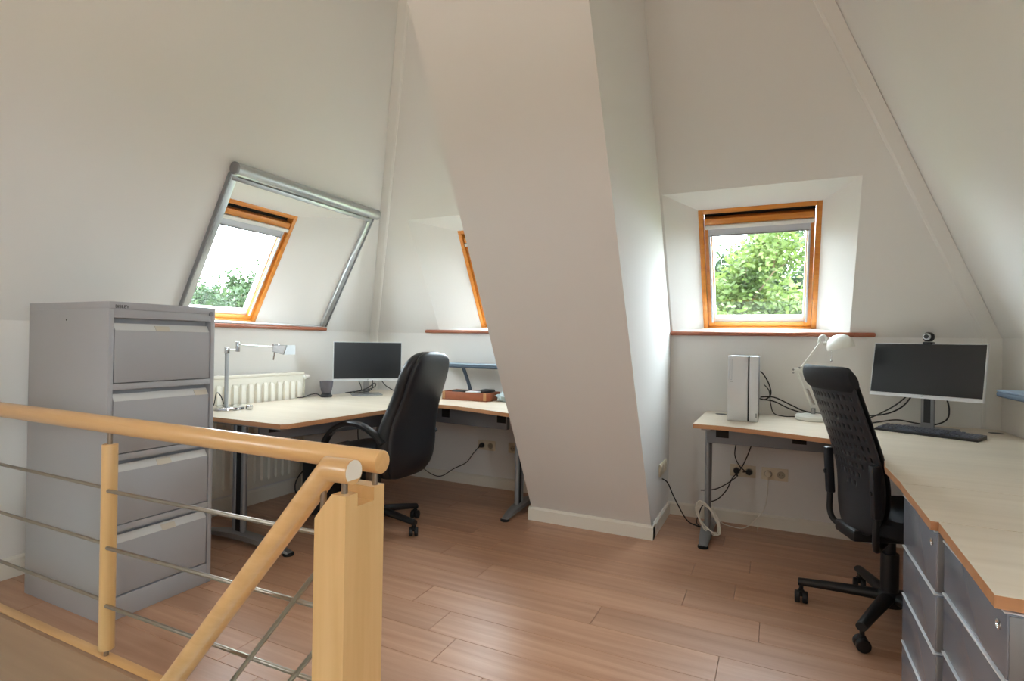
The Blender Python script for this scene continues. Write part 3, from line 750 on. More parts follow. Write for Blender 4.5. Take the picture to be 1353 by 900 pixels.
# resample in z
def back_at(z):
    for a, b_ in zip(cv[:-1], cv[1:]):
        if a.x <= z <= b_.x:
            t = (z-a.x)/(b_.x-a.x+1e-9); return a.y+(b_.y-a.y)*t, a.z+(b_.z-a.z)*t
    return cv[-1].y, cv[-1].z
bm = bmesh.new()
NZ, NU = 96, 51
zsr = [.402+(1.06-.402)*i/NZ for i in range(NZ+1)]
grid = []
for z in zsr:
    x, w = back_at(z); row = []
    for j in range(NU+1):
        u = -1+2*j/NU
        row.append(bm.verts.new((x + .035*u*u - .01, u*w, z)))
    grid.append(row)
slot_top = 90
for i in range(NZ):
    for j in range(NU):
        zrow = (slot_top - i)
        r_ = zrow // 6; inrow = zrow % 6
        jj = j-3; hole = False
        if 0 <= zrow and r_ < 11 and inrow in (0, 1, 2) and 0 <= jj < 45 and jj % 4 == 1:
            lim = 1.0 if r_ < 8 else (.72, .5, .25)[r_-8]
            if abs((j+.5)/NU*2-1) < lim*.88: hole = True
        if hole: continue
        bm.faces.new((grid[i][j], grid[i][j+1], grid[i+1][j+1], grid[i+1][j]))
me = bpy.data.meshes.new('back_shell'); bm.to_mesh(me); bm.free(); me.materials.append(M['shell']); me.shade_smooth()
bs = bpy.data.objects.new('back_shell', me); COL.objects.link(bs); bs.parent = tc_
so = bs.modifiers.new('thickness', 'SOLIDIFY'); so.thickness = .006; so.offset = 0
# cushion in front of the shell
rings = []
for i in range(0, NZ+1, 4):
    z = zsr[i]; x, w = back_at(z); w -= .004
    ring = []
    for j in range(15):
        u = -1+2*j/14; ring.append(V((x+.035*u*u+.008, u*w, z)))
    for j in range(14, -1, -1):
        u = -1+2*j/14; ring.append(V((x+.035*u*u+.012+.036*(1-u**6)*min(1, (i+1)/10), u*w, z)))
    rings.append(ring)
MB().loft(rings).build('back_cushion', M['fabric'], tc_)
rings = []
for j in range(23):
    u = -1+2*j/22; x, w = back_at(1.05); k = (1-abs(u)**24)*.35+.65
    c = V((x+.035*u*u-.004, u*.214, 1.050)); ring = []
    for q in range(20):
        a = 2*PI*q/20
        ring.append(c+V((math.cos(a)*.026*k + .0*math.sin(a) - .012*math.sin(a), 0, math.sin(a)*.052*k)))
    rings.append(ring)
MB().loft(rings).build('top_roll', M['fabric'], tc_)
for s in (-1, 1):
    x1, _ = back_at(.70); x0, _ = back_at(.52)
    sl = MB().bar((x1-.002, s*.200, .715), (x0-.006, s*.200, .500), .036, .034, up=(1, 0, 0), bevel=.008).build('back_sleeve', M['shell'], tc_)
    MB().cyl((x0-.024, s*.200, .600), (x0-.034, s*.200, .600), .010, n=14).build('sleeve_knob', M['black'], sl)
    MB().tube([(x0-.006, s*.200, .56), (x0-.008, s*.200, .47), (x0-.008, s*.198, .418), (x0+.004, s*.180, .378), (x0+.04, s*.12, .352), (x0+.10, s*.06, .360)], .013, 12).build('back_bracket', M['black'], tc_)

# ------------------------------------------------------------------ monitors
def monitor(label, loc, normal, w=.540, h=.318, zb=.905, tilt=.06, bottom=.020, base=(.235, .19), base_off=.0, neck=.045, neck_m='greymetal'):
    a = math.atan2(normal[1], normal[0])          # local +x = towards the viewer
    r = thing('monitor', label, 'monitor', (loc[0], loc[1], DESK), a)
    z0 = zb-DESK
    def tl(x, y, z): return V((x - tilt*z, y, z0+z))
    b = MB(); b.loft([[tl(-.012, -w/2, 0), tl(-.012, w/2, 0), tl(-.012, w/2, h), tl(-.012, -w/2, h)], [tl(.012, -w/2, 0), tl(.012, w/2, 0), tl(.012, w/2, h), tl(.012, -w/2, h)]])
    cs = b.build('casing', M['bezel'], r, smooth=0)
    b = MB(); m_ = .004
    b.loft([[tl(.0115, -w/2+m_, bottom), tl(.0115, w/2-m_, bottom), tl(.0115, w/2-m_, h-m_), tl(.0115, -w/2+m_, h-m_)], [tl(.0135, -w/2+m_, bottom), tl(.0135, w/2-m_, bottom), tl(.0135, w/2-m_, h-m_), tl(.0135, -w/2+m_, h-m_)]])
    b.build('screen', M['screen'], r, smooth=0)
    b = MB(); b.loft([[tl(-.045, -.13, .08), tl(-.045, .13, .08), tl(-.045, .13, .24), tl(-.045, -.13, .24)], [tl(-.011, -.16, .05), tl(-.011, .16, .05), tl(-.011, .16, .28), tl(-.011, -.16, .28)]])
    b.build('rear_housing', M['black'], r)
    MB().box((-.075, -neck/2, .006), (-.055, neck/2, z0+.16), .003).build('stand_neck', M[neck_m], r)
    if neck > .05:
        MB().box((-.0545, -neck*.26, .035), (-.0535, neck*.26, z0+.05), .0).build('neck_slot', M['black'], r)
    MB().box((-.16, -base[0]/2, 0), (-.16+base[1], base[0]/2, .008), .003).build('stand_base', M['greymetal'], r)
    logo = MB().cyl(tl(.0118, 0, bottom*.5), tl(.0126, 0, bottom*.5), .0055, n=20).build('logo', M['greymetal'], r)
    mtx = parent_mat(r) @ Matrix.Translation(tl(.0127, -.0042, bottom*.5-.0026)) @ Matrix(((0, 0, 1, 0), (1, 0, 0, 0), (0, 1, 0, 0), (0, 0, 0, 1)))
    text_mesh('logo_lettering', 'hp', .0085, M['paper'], r, mtx, .0002)
    return r, z0
ml, _ = monitor('wide flat monitor with silver rim on the desk beside a smoky cup', (-2.928, 3.444), (math.cos(-.733), math.sin(-.733)), zb=.851, h=.31, w=.53, tilt=.01)
mr, _ = monitor('wide flat monitor with silver rim carrying a webcam above a keyboard', (.738, 3.697), (math.cos(-2.119), math.sin(-2.119)), zb=.908, h=.303, w=.53, neck=.062, tilt=.2)

wc = thing('webcam', 'small black webcam with silver ring clipped on top of the monitor', 'webcam', (.770, 3.748, 1.210), -2.119)
MB().box((-.03, -.022, -.004), (.024, .022, .010), .005).build('clip', M['black'], wc)
MB().box((.0, -.018, -.022), (.02, .018, -.002), .004).build('clip_front', M['black'], wc) if False else None
MB().lathe((0, 0, 0), [(.001, .012), (.018, .014), (.026, .026), (.028, .038), (.025, .052), (.014, .062), (.001, .064)], 24).build('ball', M['black'], wc)
ln = MB().cyl((.018, 0, .038), (.031, 0, .039), .019, .017, n=28, bevel=.002).build('lens_ring', M['bezel'], wc)
MB().cyl((.030, 0, .039), (.0325, 0, .039), .012, n=24).build('lens', M['screen'], ln)

# ------------------------------------------------------------------ keyboard
kx = V((.985-.535, 3.435-3.70, 0)); ka = math.atan2(3.37-3.67, .92-.515)
kb = thing('keyboard', 'black full-size computer keyboard lying below the webcam monitor', 'keyboard', (.725, 3.515, DESK), -.50)
KW, KD = .445, .145
MB().prism([V((-KW/2, -KD/2, 0)), V((-KW/2, KD/2, 0)), V((-KW/2, KD/2, .022)), V((-KW/2, -KD/2, .012))], V((KW, 0, 0)), .002).build('case', M['black'], kb)
keym = None
def add_key(u, v, w=1):
    global keym
    z = .012 + (v+KD/2)/KD*.010
    p_ = .0188
    if keym is None:
        b = MB(); b.loft([[V((-.0085, -.0085, -.001)), V((.0085, -.0085, -.001)), V((.0085, .0085, -.001)), V((-.0085, .0085, -.001))],
                          [V((-.0065, -.006, .0065)), V((.0065, -.006, .0065)), V((.0065, .007, .0072)), V((-.0065, .007, .0072))]])
        o = b.build('key', mat('key_black_lit', srgb(74, 80, 94), .35), kb); keym = o.data  # blue-grey paints bluish highlights into the dark keys
    else:
        o = bpy.data.objects.new('key', keym); COL.objects.link(o); o.parent = kb
    o.location = (u, v, z); o.scale = (w, 1, 1)
x0k = -KW/2+.020
for r_ in range(6):
    v = KD/2-.018-.0205*r_
    if r_ == 5:
        lay = [(0, 1.3), (1.35, 1.2), (2.6, 1.2), (6.2, 5.6), (9.9, 1.2), (11.2, 1.2), (12.5, 1.2), (13.8, 1.2)]
        for k, w in lay: add_key(x0k+k*.0188, v, w)
    else:
        for k in range(15): add_key(x0k+k*.0192, v)
    if r_ in (0, 1, 2):
        for k in range(3): add_key(x0k+.298+k*.019, v)
    if r_ == 4: add_key(x0k+.317, v)
    if r_ == 5:
        for k in range(3): add_key(x0k+.298+k*.019, v)
    if r_ > 0:
        for k in range(4): add_key(x0k+.358+k*.0175, v)

# ------------------------------------------------------------------ desktop things on the left desk
cup = thing('cup', 'smoky grey flared plastic cup on the desk corner beside the radiator', 'cup', (-3.10, 3.175, DESK))
MB().lathe((0, 0, 0), [(.040, 0), (.046, .004), (.046, .012), (.036, .022), (.034, .034)], 32).build('foot', M['black'], cup)
MB().lathe((0, 0, 0), [(.032, .034), (.040, .050), (.047, .085), (.050, .122), (.047, .122), (.044, .085), (.036, .052), (.001, .045)], 32).build('bowl', M['smoke'], cup)

dl = thing('desk_lamp', 'slim chrome swing-arm desk lamp with square white head near the filing cabinet', 'lamp', (-3.05, 2.295, DESK))
lb = MB().lathe((0, 0, 0), [(.098, 0), (.100, .004), (.098, .016), (.090, .020), (.001, .021)], 40).build('base', M['chrome'], dl)
MB().cyl((.115, .065, .0), (.115, .065, .028), .020, n=24, bevel=.003).build('dimmer', M['chrome'], dl)
MB().cyl((-.012, .0, .02), (-.012, .0, .345), .0115, n=20).build('pole', M['alu'], dl)
MB().cyl((-.012, 0, .345), (-.012, 0, .385), .015, n=20, bevel=.002).build('pole_joint', M['chrome'], dl)
MB().cyl((-.012, 0, .368), (.072, .010, .372), .003, n=12).build('arm_lower', M['chrome'], dl)
MB().cyl((.072, .010, .358), (.072, .010, .420), .013, n=20, bevel=.002).build('elbow', M['chrome'], dl)
MB().cyl((.072, .010, .402), (.34, .045, .392), .003, n=12).build('arm_upper', M['chrome'], dl)
hd = MB().box((.342, .030, .372), (.372, .062, .412), .006).build('head_joint', M['chrome'], dl)
MB().cyl((.350, .045, .37), (.340, .045, .315), .004, n=12).build('head_handle', M['chrome'], dl)
sh = MB().loft([[V((.372, .018, .405)), V((.372, .080, .405)), V((.372, .072, .365)), V((.372, .010, .365))],
           [V((.470, .030, .405)), V((.470, .092, .405)), V((.478, .084, .350)), V((.478, .000, .350))]]).build('head_shade', M['alu'], dl, smooth=0)
MB().loft([[V((.376, .0165, .401)), V((.466, .0275, .401)), V((.473, .0005, .354)), V((.376, .0105, .369))], [V((.376, .0140, .401)), V((.466, .0250, .401)), V((.473, -.0025, .354)), V((.376, .0080, .369))]]).build('head_panel', M['paper'], sh, smooth=0)

tray = thing('tray', 'brown leather desk tray holding cables and cards beside the chimney', 'tray', (-2.10, 3.66, DESK))
tx0, tx1, ty0, ty1 = -.195, .195, -.105, .105
b = MB(); b.box((tx0, ty0, 0), (tx1, ty1, .006), .002).build('bottom', M['leather'], tray)
for lo, hi in (((tx0, ty0, .004), (tx1, ty0+.008, .062)), ((tx0, ty1-.008, .004), (tx1, ty1, .062)), ((tx0, ty0+.008, .004), (tx0+.008, ty1-.008, .062)), ((tx1-.008, ty0+.008, .004), (tx1, ty1-.008, .062))):
    MB().box(lo, hi, .003).build('side', M['leather'], tray)
for x in (tx1-.03, tx0+.005): MB().box((x, ty0-.004, .006), (x+.022, ty0+.002, .062), .002).build('corner_strap', mat('tan_strap', srgb(176, 128, 84), .5), tray)
crng = random.Random(5)
for k in range(1):
    cc = tag(MB().tube([(-2.10+crng.uniform(-.16, .16), 3.66+crng.uniform(-.07, .07), DESK+.012+crng.uniform(.0, .012)+.05*(q % 2)) for q in range(9)], .004, 8, 5).build('cable', M['cable']),
        'tangled black cable lying in the brown leather tray', 'cable')
tag(MB().box((-2.10, 3.575, DESK+.052), (-2.01, 3.65, DESK+.068), .003).build('card_box', M['paper']), 'white card box sticking out of the leather tray', 'box')
tag(MB().box((-2.24, 3.60, DESK+.046), (-2.14, 3.70, DESK+.064), .006).build('phone', M['black']), 'flat black gadget lying in the leather tray', 'gadget')
tag(MB().box((-2.02, 3.66, DESK+.050), (-1.93, 3.74, DESK+.080), .008).build('charger', M['black']), 'black charger block heaped at the end of the leather tray', 'charger')
# crumpled bag
rings = []
wr = random.Random(11)
for i in range(7):
    t = i/6; z = DESK+.001+.075*t; k = math.sin(PI*(.15+.8*t))
    rings.append([V((-1.815+math.cos(a)*.065*k*wr.uniform(.7, 1.25), 3.66+math.sin(a)*.055*k*wr.uniform(.7, 1.25), z+(wr.uniform(-.008, .008) if i else 0))) for a in [2*PI*q/16 for q in range(16)]])
tag(MB().loft(rings).build('plastic_bag', M['plasticwrap'], smooth=20), 'crumpled clear plastic bag next to the leather tray', 'bag')

def riser(label, x0, x1, y0, y1, z, legs):
    r = thing('monitor_riser', label, 'shelf', ((x0+x1)/2, (y0+y1)/2, DESK))
    b = MB().box((x0, y0, z-.030), (x1, y1, z-.004), .010, 3).build('board', M['bluedark'], r, True)
    MB().box((x0+.001, y0+.001, z-.005), (x1-.001, y1-.001, z+.002), .003).build('board_top', M['bluegrey'], b, True)
    for (lx, ly, dx, dy) in legs:
        MB().tube([(lx, ly, z-.028), (lx+dx*.35, ly+dy*.35, z-.09), (lx+dx*.8, ly+dy*.8, z-.18), (lx+dx, ly+dy, DESK+.02), (lx+dx, ly+dy, DESK+.002)], .014, 12, 5).build('leg', M['bluedark'], r, True)
    return r
riser('blue-grey shelf on curved legs over the leather tray', -2.52, -1.475, 3.70, 3.90, 1.0, ((-2.24, 3.77, .06, .03), (-1.55, 3.77, -.03, .03)))
riser('blue-grey shelf standing along the side wall beside the webcam monitor', .905, 1.135, 2.25, 3.19, 1.0, ((1.06, 3.02, 0, .05), (1.06, 2.4, 0, -.05)))

# ------------------------------------------------------------------ computers
pc = thing('computer_tower', 'silver computer tower with black stripe standing on the desk', 'computer', (-.165, 3.68, DESK))
px0, px1, py0, py1, pz = -.250, -.085, 3.50, 3.86, .386
MB().box((px0, py0+.02, DESK), (px1, py1, DESK+pz-.003), .004).build('case', M['pcside'], pc, True)
MB().box((px0, py0, DESK+.001), (px0+.1095, py0+.021, DESK+pz), .003).build('front_panel', M['pcsilver'], pc, True)
MB().box((px0+.1175, py0, DESK+.001), (px1, py0+.021, DESK+pz), .003).build('front_panel', M['pcsilver'], pc, True)
MB().box((px0+.109, py0+.004, DESK+.001), (px0+.118, py0+.02, DESK+pz-.001)).build('black_stripe', M['black'], pc, True)
b = MB(); 
for a in ((px0+.010, .245, px0+.0112, .365), (px0+.0208, .245, px0+.022, .365), (px0+.010, .244, px0+.022, .2452), (px0+.010, .3648, px0+.022, .366)):
    b.box((a[0], py0-.0006, DESK+a[1]), (a[2], py0+.001, DESK+a[3]))
b.build('drive_slot', M['bluegrey'], pc, True)
box_obj('sticker', (px1-.014, py0-.0008, DESK+.025), (px1-.004, py0+.001, DESK+.052), M['greymetal'], pc, bevel=0)
box_obj('badge', (px0+.012, py0-.0008, DESK+.232), (px0+.030, py0+.001, DESK+.235), M['greymetal'], pc, bevel=0)

pb = thing('computer_tower', 'black computer tower standing on the floor under the corner desk', 'computer', (-2.76, 2.93, 0))
MB().box((-.09, -.20, .012), (.09, .21, .43), .006).build('case', M['black'], pb)
MB().box((-.09, -.218, .012), (.09, -.20, .43), .005).build('front_panel', M['shell'], pb)
for x in (-.07, .07):
    for y in (-.17, .17): MB().cyl((x, y, 0), (x, y, .014), .014, n=14).build('foot', M['rubber'], pb)

# ------------------------------------------------------------------ white desk lamp on the right desk
wl = thing('desk_lamp', 'white jointed desk lamp with round dome shade under the square window', 'lamp', (.215, 3.80, DESK))
MB().lathe((0, 0, 0), [(.092, 0), (.098, .006), (.098, .024), (.090, .034), (.030, .040), (.001, .041)], 44).build('base', M['lampw'], wl)
MB().cyl((0, -.012, .035), (0, -.012, .075), .012, n=18).build('base_pivot', M['greymetal'], wl)
A0, A1 = V((.012, -.012, .075)), V((-.078, -.03, .300))
for s in (-1, 1):
    MB().bar(A0+V((s*.022, 0, 0)), A1+V((s*.014, 0, 0)), .009, .016, up=(0, 1, 0), bevel=.002).build('lower_arm', M['lampw'], wl)
sp_a, sp_b = A0+(A1-A0)*.10, A0+(A1-A0)*.52
hel = [sp_a+(sp_b-sp_a)*(i/120)+V((math.cos(i*.9)*.007, math.sin(i*.9)*.007, 0)) for i in range(121)]
MB().tube(hel, .0014, 5, 1).build('spring', M['steel'], wl)
el = MB().box((A1.x-.028, A1.y-.010, A1.z-.012), (A1.x+.028, A1.y+.010, A1.z+.016), .004).build('elbow_plate', M['lampw'], wl)
for dx, dz_ in ((-.034, -.012), (.0, .018), (.026, .022), (-.034, .006)):
    MB().cyl(A1+V((dx, -.016, dz_)), A1+V((dx, .016, dz_)), .006, n=12).build('screw', M['greymetal'], el)
A2 = V((.035, -.035, .480))
MB().bar(A1+V((.006, 0, .012)), A2, .012, .016, up=(0, 1, 0), bevel=.002).build('upper_arm', M['lampw'], wl)
MB().tube([A2+V((-.012, 0, -.005)), A2+V((-.008, 0, .024)), A2+V((.010, 0, .036)), A2+V((.026, 0, .022)), A2+V((.030, 0, -.012))], .0065, 10).build('head_loop', M['lampw'], wl)
MB().cyl(A2+V((.010, 0, -.012)), A2+V((.085, -.005, -.008)), .009, .014, n=18).build('head_socket', M['lampw'], wl)
# dome shade: lathe, tilted
sc_ = V((.132, -.045, .464))
prof = [(.082, -.030), (.0835, -.026), (.083, .0), (.074, .030), (.056, .052), (.030, .066), (.006, .070), (.0005, .070)]
pin = [(.0005, .064), (.028, .060), (.052, .047), (.069, .028), (.078, .0), (.0785, -.028)]
b = MB(); b.lathe((0, 0, 0), [pin[0]] + pin[1:] + prof, 44)
mt = Matrix.Translation(sc_) @ Matrix.Rotation(math.radians(-12), 4, 'Y') @ Matrix.Scale(.86, 4)
b.bm.transform(mt); b.build('shade', M['lampw'], wl)
MB().cyl(sc_+V((-.045, -.01, -.02)), sc_+V((-.045, -.01, -.095)), .0022, n=8).cyl(sc_+V((-.045, -.01, -.105)), sc_+V((-.045, -.01, -.093)), .005, n=12, bevel=.001).build('pull_rod', M['chrome'], wl)

# ------------------------------------------------------------------ wall sockets
def socket(label, c, u, n, cells=2, plugs=()):
    """c: centre on the wall, u: horizontal unit, n: into room"""
    u, n = V(u), V(n); r = thing('wall_socket', label, 'socket', c)
    rot = Matrix((u, n.cross(u), n)).transposed(); r.rotation_euler = rot.to_euler()
    w = .075*cells+.006
    MB().box((-w/2, -.040, 0), (w/2, .040, .010), .004).build('plate', M['socket'], r)
    for k in range(cells):
        x = (k-(cells-1)/2)*.0745
        ins = MB().box((x-.031, -.031, .009), (x+.031, .031, .0125), .003).build('insert', M['socket'], r)
        if cells == 2:
            MB().lathe((x, 0, 0), [(.0235, .0126), (.0225, .0145), (.0195, .0145), (.0185, .0128), (.0001, .0128)], 26).build('socket_ring', mat('socket_shade', srgb(176, 164, 142), .5) if 'socket_shade' not in bpy.data.materials else bpy.data.materials['socket_shade'], ins)
            for hx in (-.0095, .0095): MB().cyl((x+hx, 0, .0127), (x+hx, 0, .0136), .0028, n=10).build('contact_hole', M['dark'], ins)
        else:
            MB().box((x-.022, -.024, .0125), (x+.022, .024, .015), .002).build('outlet_block', M['socket'], ins)
    return r
G = 'double wall sockets on the back wall'
socket('ivory double socket with one black plug under the leather tray', (-2.105, D, .335), (1, 0, 0), (0, -1, 0))
socket('ivory double socket without plugs nearest the chimney under the desk', (-1.83, D, .335), (1, 0, 0), (0, -1, 0))
socket('ivory double socket holding two black plugs below the silver tower', (-.180, D, .352), (1, 0, 0), (0, -1, 0))
socket('ivory double socket holding a white plug below the white lamp', (.010, D, .352), (1, 0, 0), (0, -1, 0))
socket('ivory triple outlet plate on the side of the chimney', (KX1, 3.69, .37), (0, 1, 0), (1, 0, 0), 3)
def plug(label, x, z, m, dirn=(0, 0, -1)):
    r = thing('plug', label, 'plug', (x, D-.013, z))
    MB().cyl((0, 0, 0), (0, -.030, 0), .020, .017, n=24, bevel=.003).build('plug_body', m, r)
    d = V(dirn).normalized(); MB().cyl(V((0, -.022, 0)), V((0, -.024, 0))+d*.034, .007, .005, n=12).build('strain_relief', m, r)
plug('black plug in the socket under the leather tray', -2.142, .335, M['black'], (-.6, 0, -.5))
plug('black plug with cable to the left in the socket below the silver tower', -.218, .352, M['black'], (.2, 0, -1))
plug('black plug beside its twin in the socket below the silver tower', -.142, .352, M['black'], (-1, 0, .2))
plug('white plug in the socket below the white lamp', -.028, .352, M['socket'], (0, 0, -1))

# ------------------------------------------------------------------ cables
def cable(label, pts, r=.0035, m=None, k=8):
    return tag(MB().tube(pts, r, 8, k).build('cable', m or M['cable']), label, 'cable')
cable('black cable hanging in a curve from the plug under the leather tray', [(-2.165, D-.036, .318), (-2.21, D-.05, .26), (-2.27, D-.05, .185), (-2.38, D-.06, .125), (-2.50, D-.06, .050), (-2.60, D-.06, .055), (-2.72, D-.07, .12), (-2.82, D-.09, .20), (-2.92, 3.80, .40), (-2.95, 3.75, .62), (-2.95, 3.74, .705)])
cable('black cable looped at the foot of the flat monitor near the cup', [(-3.02, 3.44, DESK+.12), (-2.97, 3.42, DESK+.045), (-3.05, 3.40, DESK+.022), (-3.06, 3.34, DESK+.022), (-2.98, 3.33, DESK+.035), (-2.90, 3.38, DESK+.045), (-2.85, 3.44, DESK+.075), (-2.88, 3.47, DESK+.10), (-2.94, 3.45, DESK+.055), (-3.00, 3.38, DESK+.03), (-2.95, 3.345, DESK+.028), (-2.87, 3.42, DESK+.05), (-2.90, 3.47, DESK+.13)])
cable('black cable curving over the desk behind the executive chair', [(-2.86, 3.52, DESK+.13), (-2.80, 3.53, DESK+.07), (-2.68, 3.56, DESK+.02), (-2.55, 3.62, DESK+.006), (-2.46, 3.72, DESK+.005)])
cable('black cord running from the cup towards the radiator', [(-3.10, 3.125, DESK+.010), (-3.12, 3.09, DESK+.030), (-3.155, 3.06, DESK+.022), (-3.185, 3.03, DESK+.006), (-3.19, 2.98, DESK+.006)], .004)
cable('black cord lying around the base of the chrome lamp', [(-3.075, 2.29, DESK+.030), (-3.095, 2.28, DESK+.085), (-3.085, 2.245, DESK+.10), (-3.05, 2.20, DESK+.030), (-3.10, 2.18, DESK+.024), (-3.17, 2.22, DESK+.022), (-3.185, 2.27, DESK+.010)], .003)
cable('thin black cable hanging under the corner desk from the beam', [(-2.95, 3.45, .70), (-2.97, 3.44, .60), (-3.03, 3.46, .48), (-3.06, 3.5, .34), (-3.05, 3.52, .2)], .004)
cable('thin grey cable hanging under the corner desk near the wall', [(-2.80, 3.5, .70), (-2.80, 3.48, .60), (-2.76, 3.5, .5), (-2.74, 3.52, .35)], .0025, M['greymetal'])
cable('black cables bunched on the floor behind the black computer', [(-2.88, 3.10, .20), (-2.96, 3.06, .25), (-3.02, 3.00, .24), (-3.07, 2.93, .22), (-3.09, 2.88, .14), (-3.07, 2.88, .06), (-3.03, 2.94, .04), (-3.05, 2.92, .14), (-3.06, 2.95, .21), (-3.00, 3.02, .23), (-2.94, 3.08, .20)], .005)
# right desk
cable('black cable dropping from the desk to the far plug below the silver tower', [(-.20, 3.80, .64), (-.215, 3.80, .56), (-.225, 3.84, .47), (-.20, 3.87, .40), (-.165, D-.050, .36), (-.178, D-.040, .352)])
cable('black cable running from the near plug down behind the desk leg', [(-.10, 3.80, .64), (-.12, 3.80, .57), (-.155, 3.84, .46), (-.19, 3.86, .38), (-.24, 3.87, .31), (-.275, 3.86, .23), (-.33, 3.85, .165), (-.41, 3.84, .125), (-.44, 3.83, .06), (-.45, 3.80, .008), (-.41, 3.72, .006)])
cable('short black cable from the socket to the desk leg', [(-.214, D-.038, .316), (-.27, 3.88, .272), (-.33, 3.86, .235), (-.385, 3.84, .222), (-.43, 3.82, .22)])
cable('white cable sagging from the white plug to the floor', [(-.028, D-.036, .318), (-.032, 3.89, .22), (-.05, 3.88, .13), (-.10, 3.86, .06), (-.16, 3.83, .012), (-.22, 3.83, .006), (-.30, 3.84, .02), (-.345, 3.84, .08), (-.36, 3.86, .14)], .003, M['cablew'])
cable('black cable hanging from the triple outlet down to the floor', [(KX1+.018, 3.60, .318), (KX1+.05, 3.62, .29), (-.585, 3.68, .20), (-.54, 3.73, .09), (-.50, 3.75, .025), (-.45, 3.74, .008), (-.40, 3.72, .006)], .004)
coil = []
for i in range(52):
    a = i*.50; r_ = .068+.010*math.sin(i*1.7)
    coil.append((-.352+math.cos(a)*r_*.95, 3.512+math.sin(i*.31)*.012, .125+math.sin(a)*r_*1.05-math.cos(a)*r_*.75+.006))
cable('white cable wound in a coil around the foot of the desk leg', coil, .0035, M['cablew'], 3)
cable('black power cable looping out of the back of the silver tower', [(-.082, 3.855, DESK+.285), (-.06, 3.86, DESK+.26), (-.03, 3.87, DESK+.20), (-.02, 3.87, DESK+.14), (-.05, 3.875, DESK+.105), (-.09, 3.87, DESK+.11)], .004)
cable('upper black video cable from the silver tower past the white lamp', [(-.08, 3.872, DESK+.118), (.0, 3.88, DESK+.120), (.10, 3.89, DESK+.075), (.18, 3.905, DESK+.040), (.30, 3.915, DESK+.030), (.45, 3.90, DESK+.035), (.58, 3.86, DESK+.055), (.66, 3.80, DESK+.11), (.70, 3.74, DESK+.19)], .0042)
cable('lower black cable from the silver tower past the white lamp', [(-.08, 3.862, DESK+.105), (.0, 3.87, DESK+.095), (.09, 3.89, DESK+.052), (.20, 3.915, DESK+.022), (.33, 3.92, DESK+.016), (.45, 3.86, DESK+.008), (.53, 3.80, DESK+.05), (.62, 3.76, DESK+.12), (.68, 3.73, DESK+.19)], .004)
cable('thin lamp cord from the white lamp base to the silver tower', [(.122, 3.85, DESK+.010), (.06, 3.86, DESK+.006), (.0, 3.865, DESK+.02), (-.02, 3.87, DESK+.08), (-.03, 3.87, DESK+.16), (-.06, 3.866, DESK+.20)], .003)
cable('black cable hanging behind the webcam monitor down to the desk', [(.84, 3.70, DESK+.19), (.855, 3.70, DESK+.12), (.845, 3.71, DESK+.06), (.79, 3.745, DESK+.024), (.72, 3.775, DESK+.026), (.64, 3.80, DESK+.035), (.56, 3.79, DESK+.020), (.50, 3.745, DESK+.010)], .004)

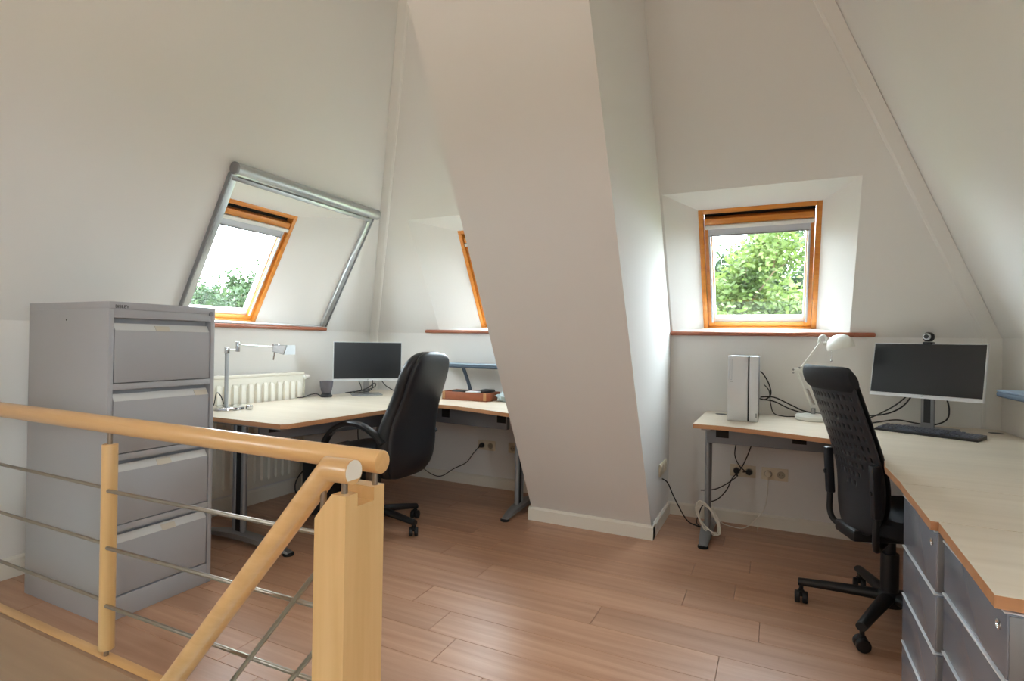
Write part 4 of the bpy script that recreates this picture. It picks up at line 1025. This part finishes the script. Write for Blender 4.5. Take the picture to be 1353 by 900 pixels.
# ------------------------------------------------------------------ outside: lawn and trees
g = MB().box((-90, -60, -6.6), (60, 90, -6.5)).build('ground', M['ground']); struct(g)
def tree(label, base, height, crown_r, leaf_n, leaf_s, lm, seed, crown_z0=.28):
    R_ = random.Random(seed)
    r = thing('tree', label, 'tree', base, 0, 'trees outside the windows')
    br = MB(); tips = []
    def grow(p, d, L, rad, depth):
        q = p; pts = [p]
        for i in range(3):
            d2 = (d + V((R_.uniform(-.22, .22), R_.uniform(-.22, .22), R_.uniform(-.05, .2)))).normalized(); q = q + d2*L/3; pts.append(q); d = d2
        br.tube(pts, lambda t: rad*(1-.4*t), 5 if depth > 1 else 8, 2)
        if depth >= 2: tips.extend(pts[1:])
        if depth == 4: return
        for k in range(3 if depth else 6):
            a = R_.uniform(0, 2*PI); sp = .55 if depth else .8
            nd = (d + V((math.cos(a)*sp, math.sin(a)*sp, R_.uniform(-.05, .35)))).normalized()
            grow(pts[R_.choice((2, 3))] if depth else p.lerp(q, R_.uniform(.45, 1)), nd, L*R_.uniform(.6, .8) if depth else crown_r*R_.uniform(.6, .85), rad*.58, depth+1)
    grow(V((0, 0, 0)), V((0, 0, 1)), height*.5, height*.018, 0)
    top = max(t.z for t in tips); sc = (height-.3)/top
    br.bm.transform(Matrix.Diagonal((sc, sc, sc, 1))); tips = [t*sc for t in tips]
    br.build('trunk', M['bark'], r)
    verts, faces = [], []
    for i in range(leaf_n):
        t = R_.choice(tips); c = t + V((R_.gauss(0, .26), R_.gauss(0, .26), R_.gauss(0, .20)))*(height/10)
        a = V((R_.uniform(-1, 1), R_.uniform(-1, 1), R_.uniform(-.6, .6))).normalized(); b_ = a.orthogonal().normalized()
        b_ = Matrix.Rotation(R_.uniform(0, 2*PI), 3, a) @ b_; s = leaf_s*R_.uniform(.6, 1.25)
        k = len(verts); verts += [c-a*s*.6, c+b_*s*.32, c+a*s*.6, c-b_*s*.32]; faces.append((k, k+1, k+2, k+3))
    me = bpy.data.meshes.new('foliage'); me.from_pydata([tuple(v) for v in verts], [], faces); me.materials.append(lm)
    o = bpy.data.objects.new('foliage', me); COL.objects.link(o); o.parent = r; o['kind'] = 'stuff'
    return r
tree('broad light green tree close outside the square window', (-.9, 16.0, -6.5), 11.4, 4.6, 60000, .15, M['leaf1'], 1)
tree('darker green tree standing behind the broad one outside the square window', (-1.5, 27.0, -6.5), 13.0, 5.0, 40000, .2, M['leaf2'], 2)
tree('tall green tree beside the hidden window behind the chimney', (-11.5, 20.0, -6.5), 10.5, 4.2, 12000, .2, M['leaf2'], 3)
tree('round green treetop low outside the slanted window with the roller blind', (-24.0, 17.6, -6.5), 11.1, 5.0, 46000, .2, M['leaf2'], 4)
tree('lighter treetop behind the round one outside the slanted window', (-34.5, 22.8, -6.5), 11.6, 4.6, 26000, .22, M['leaf1'], 5)
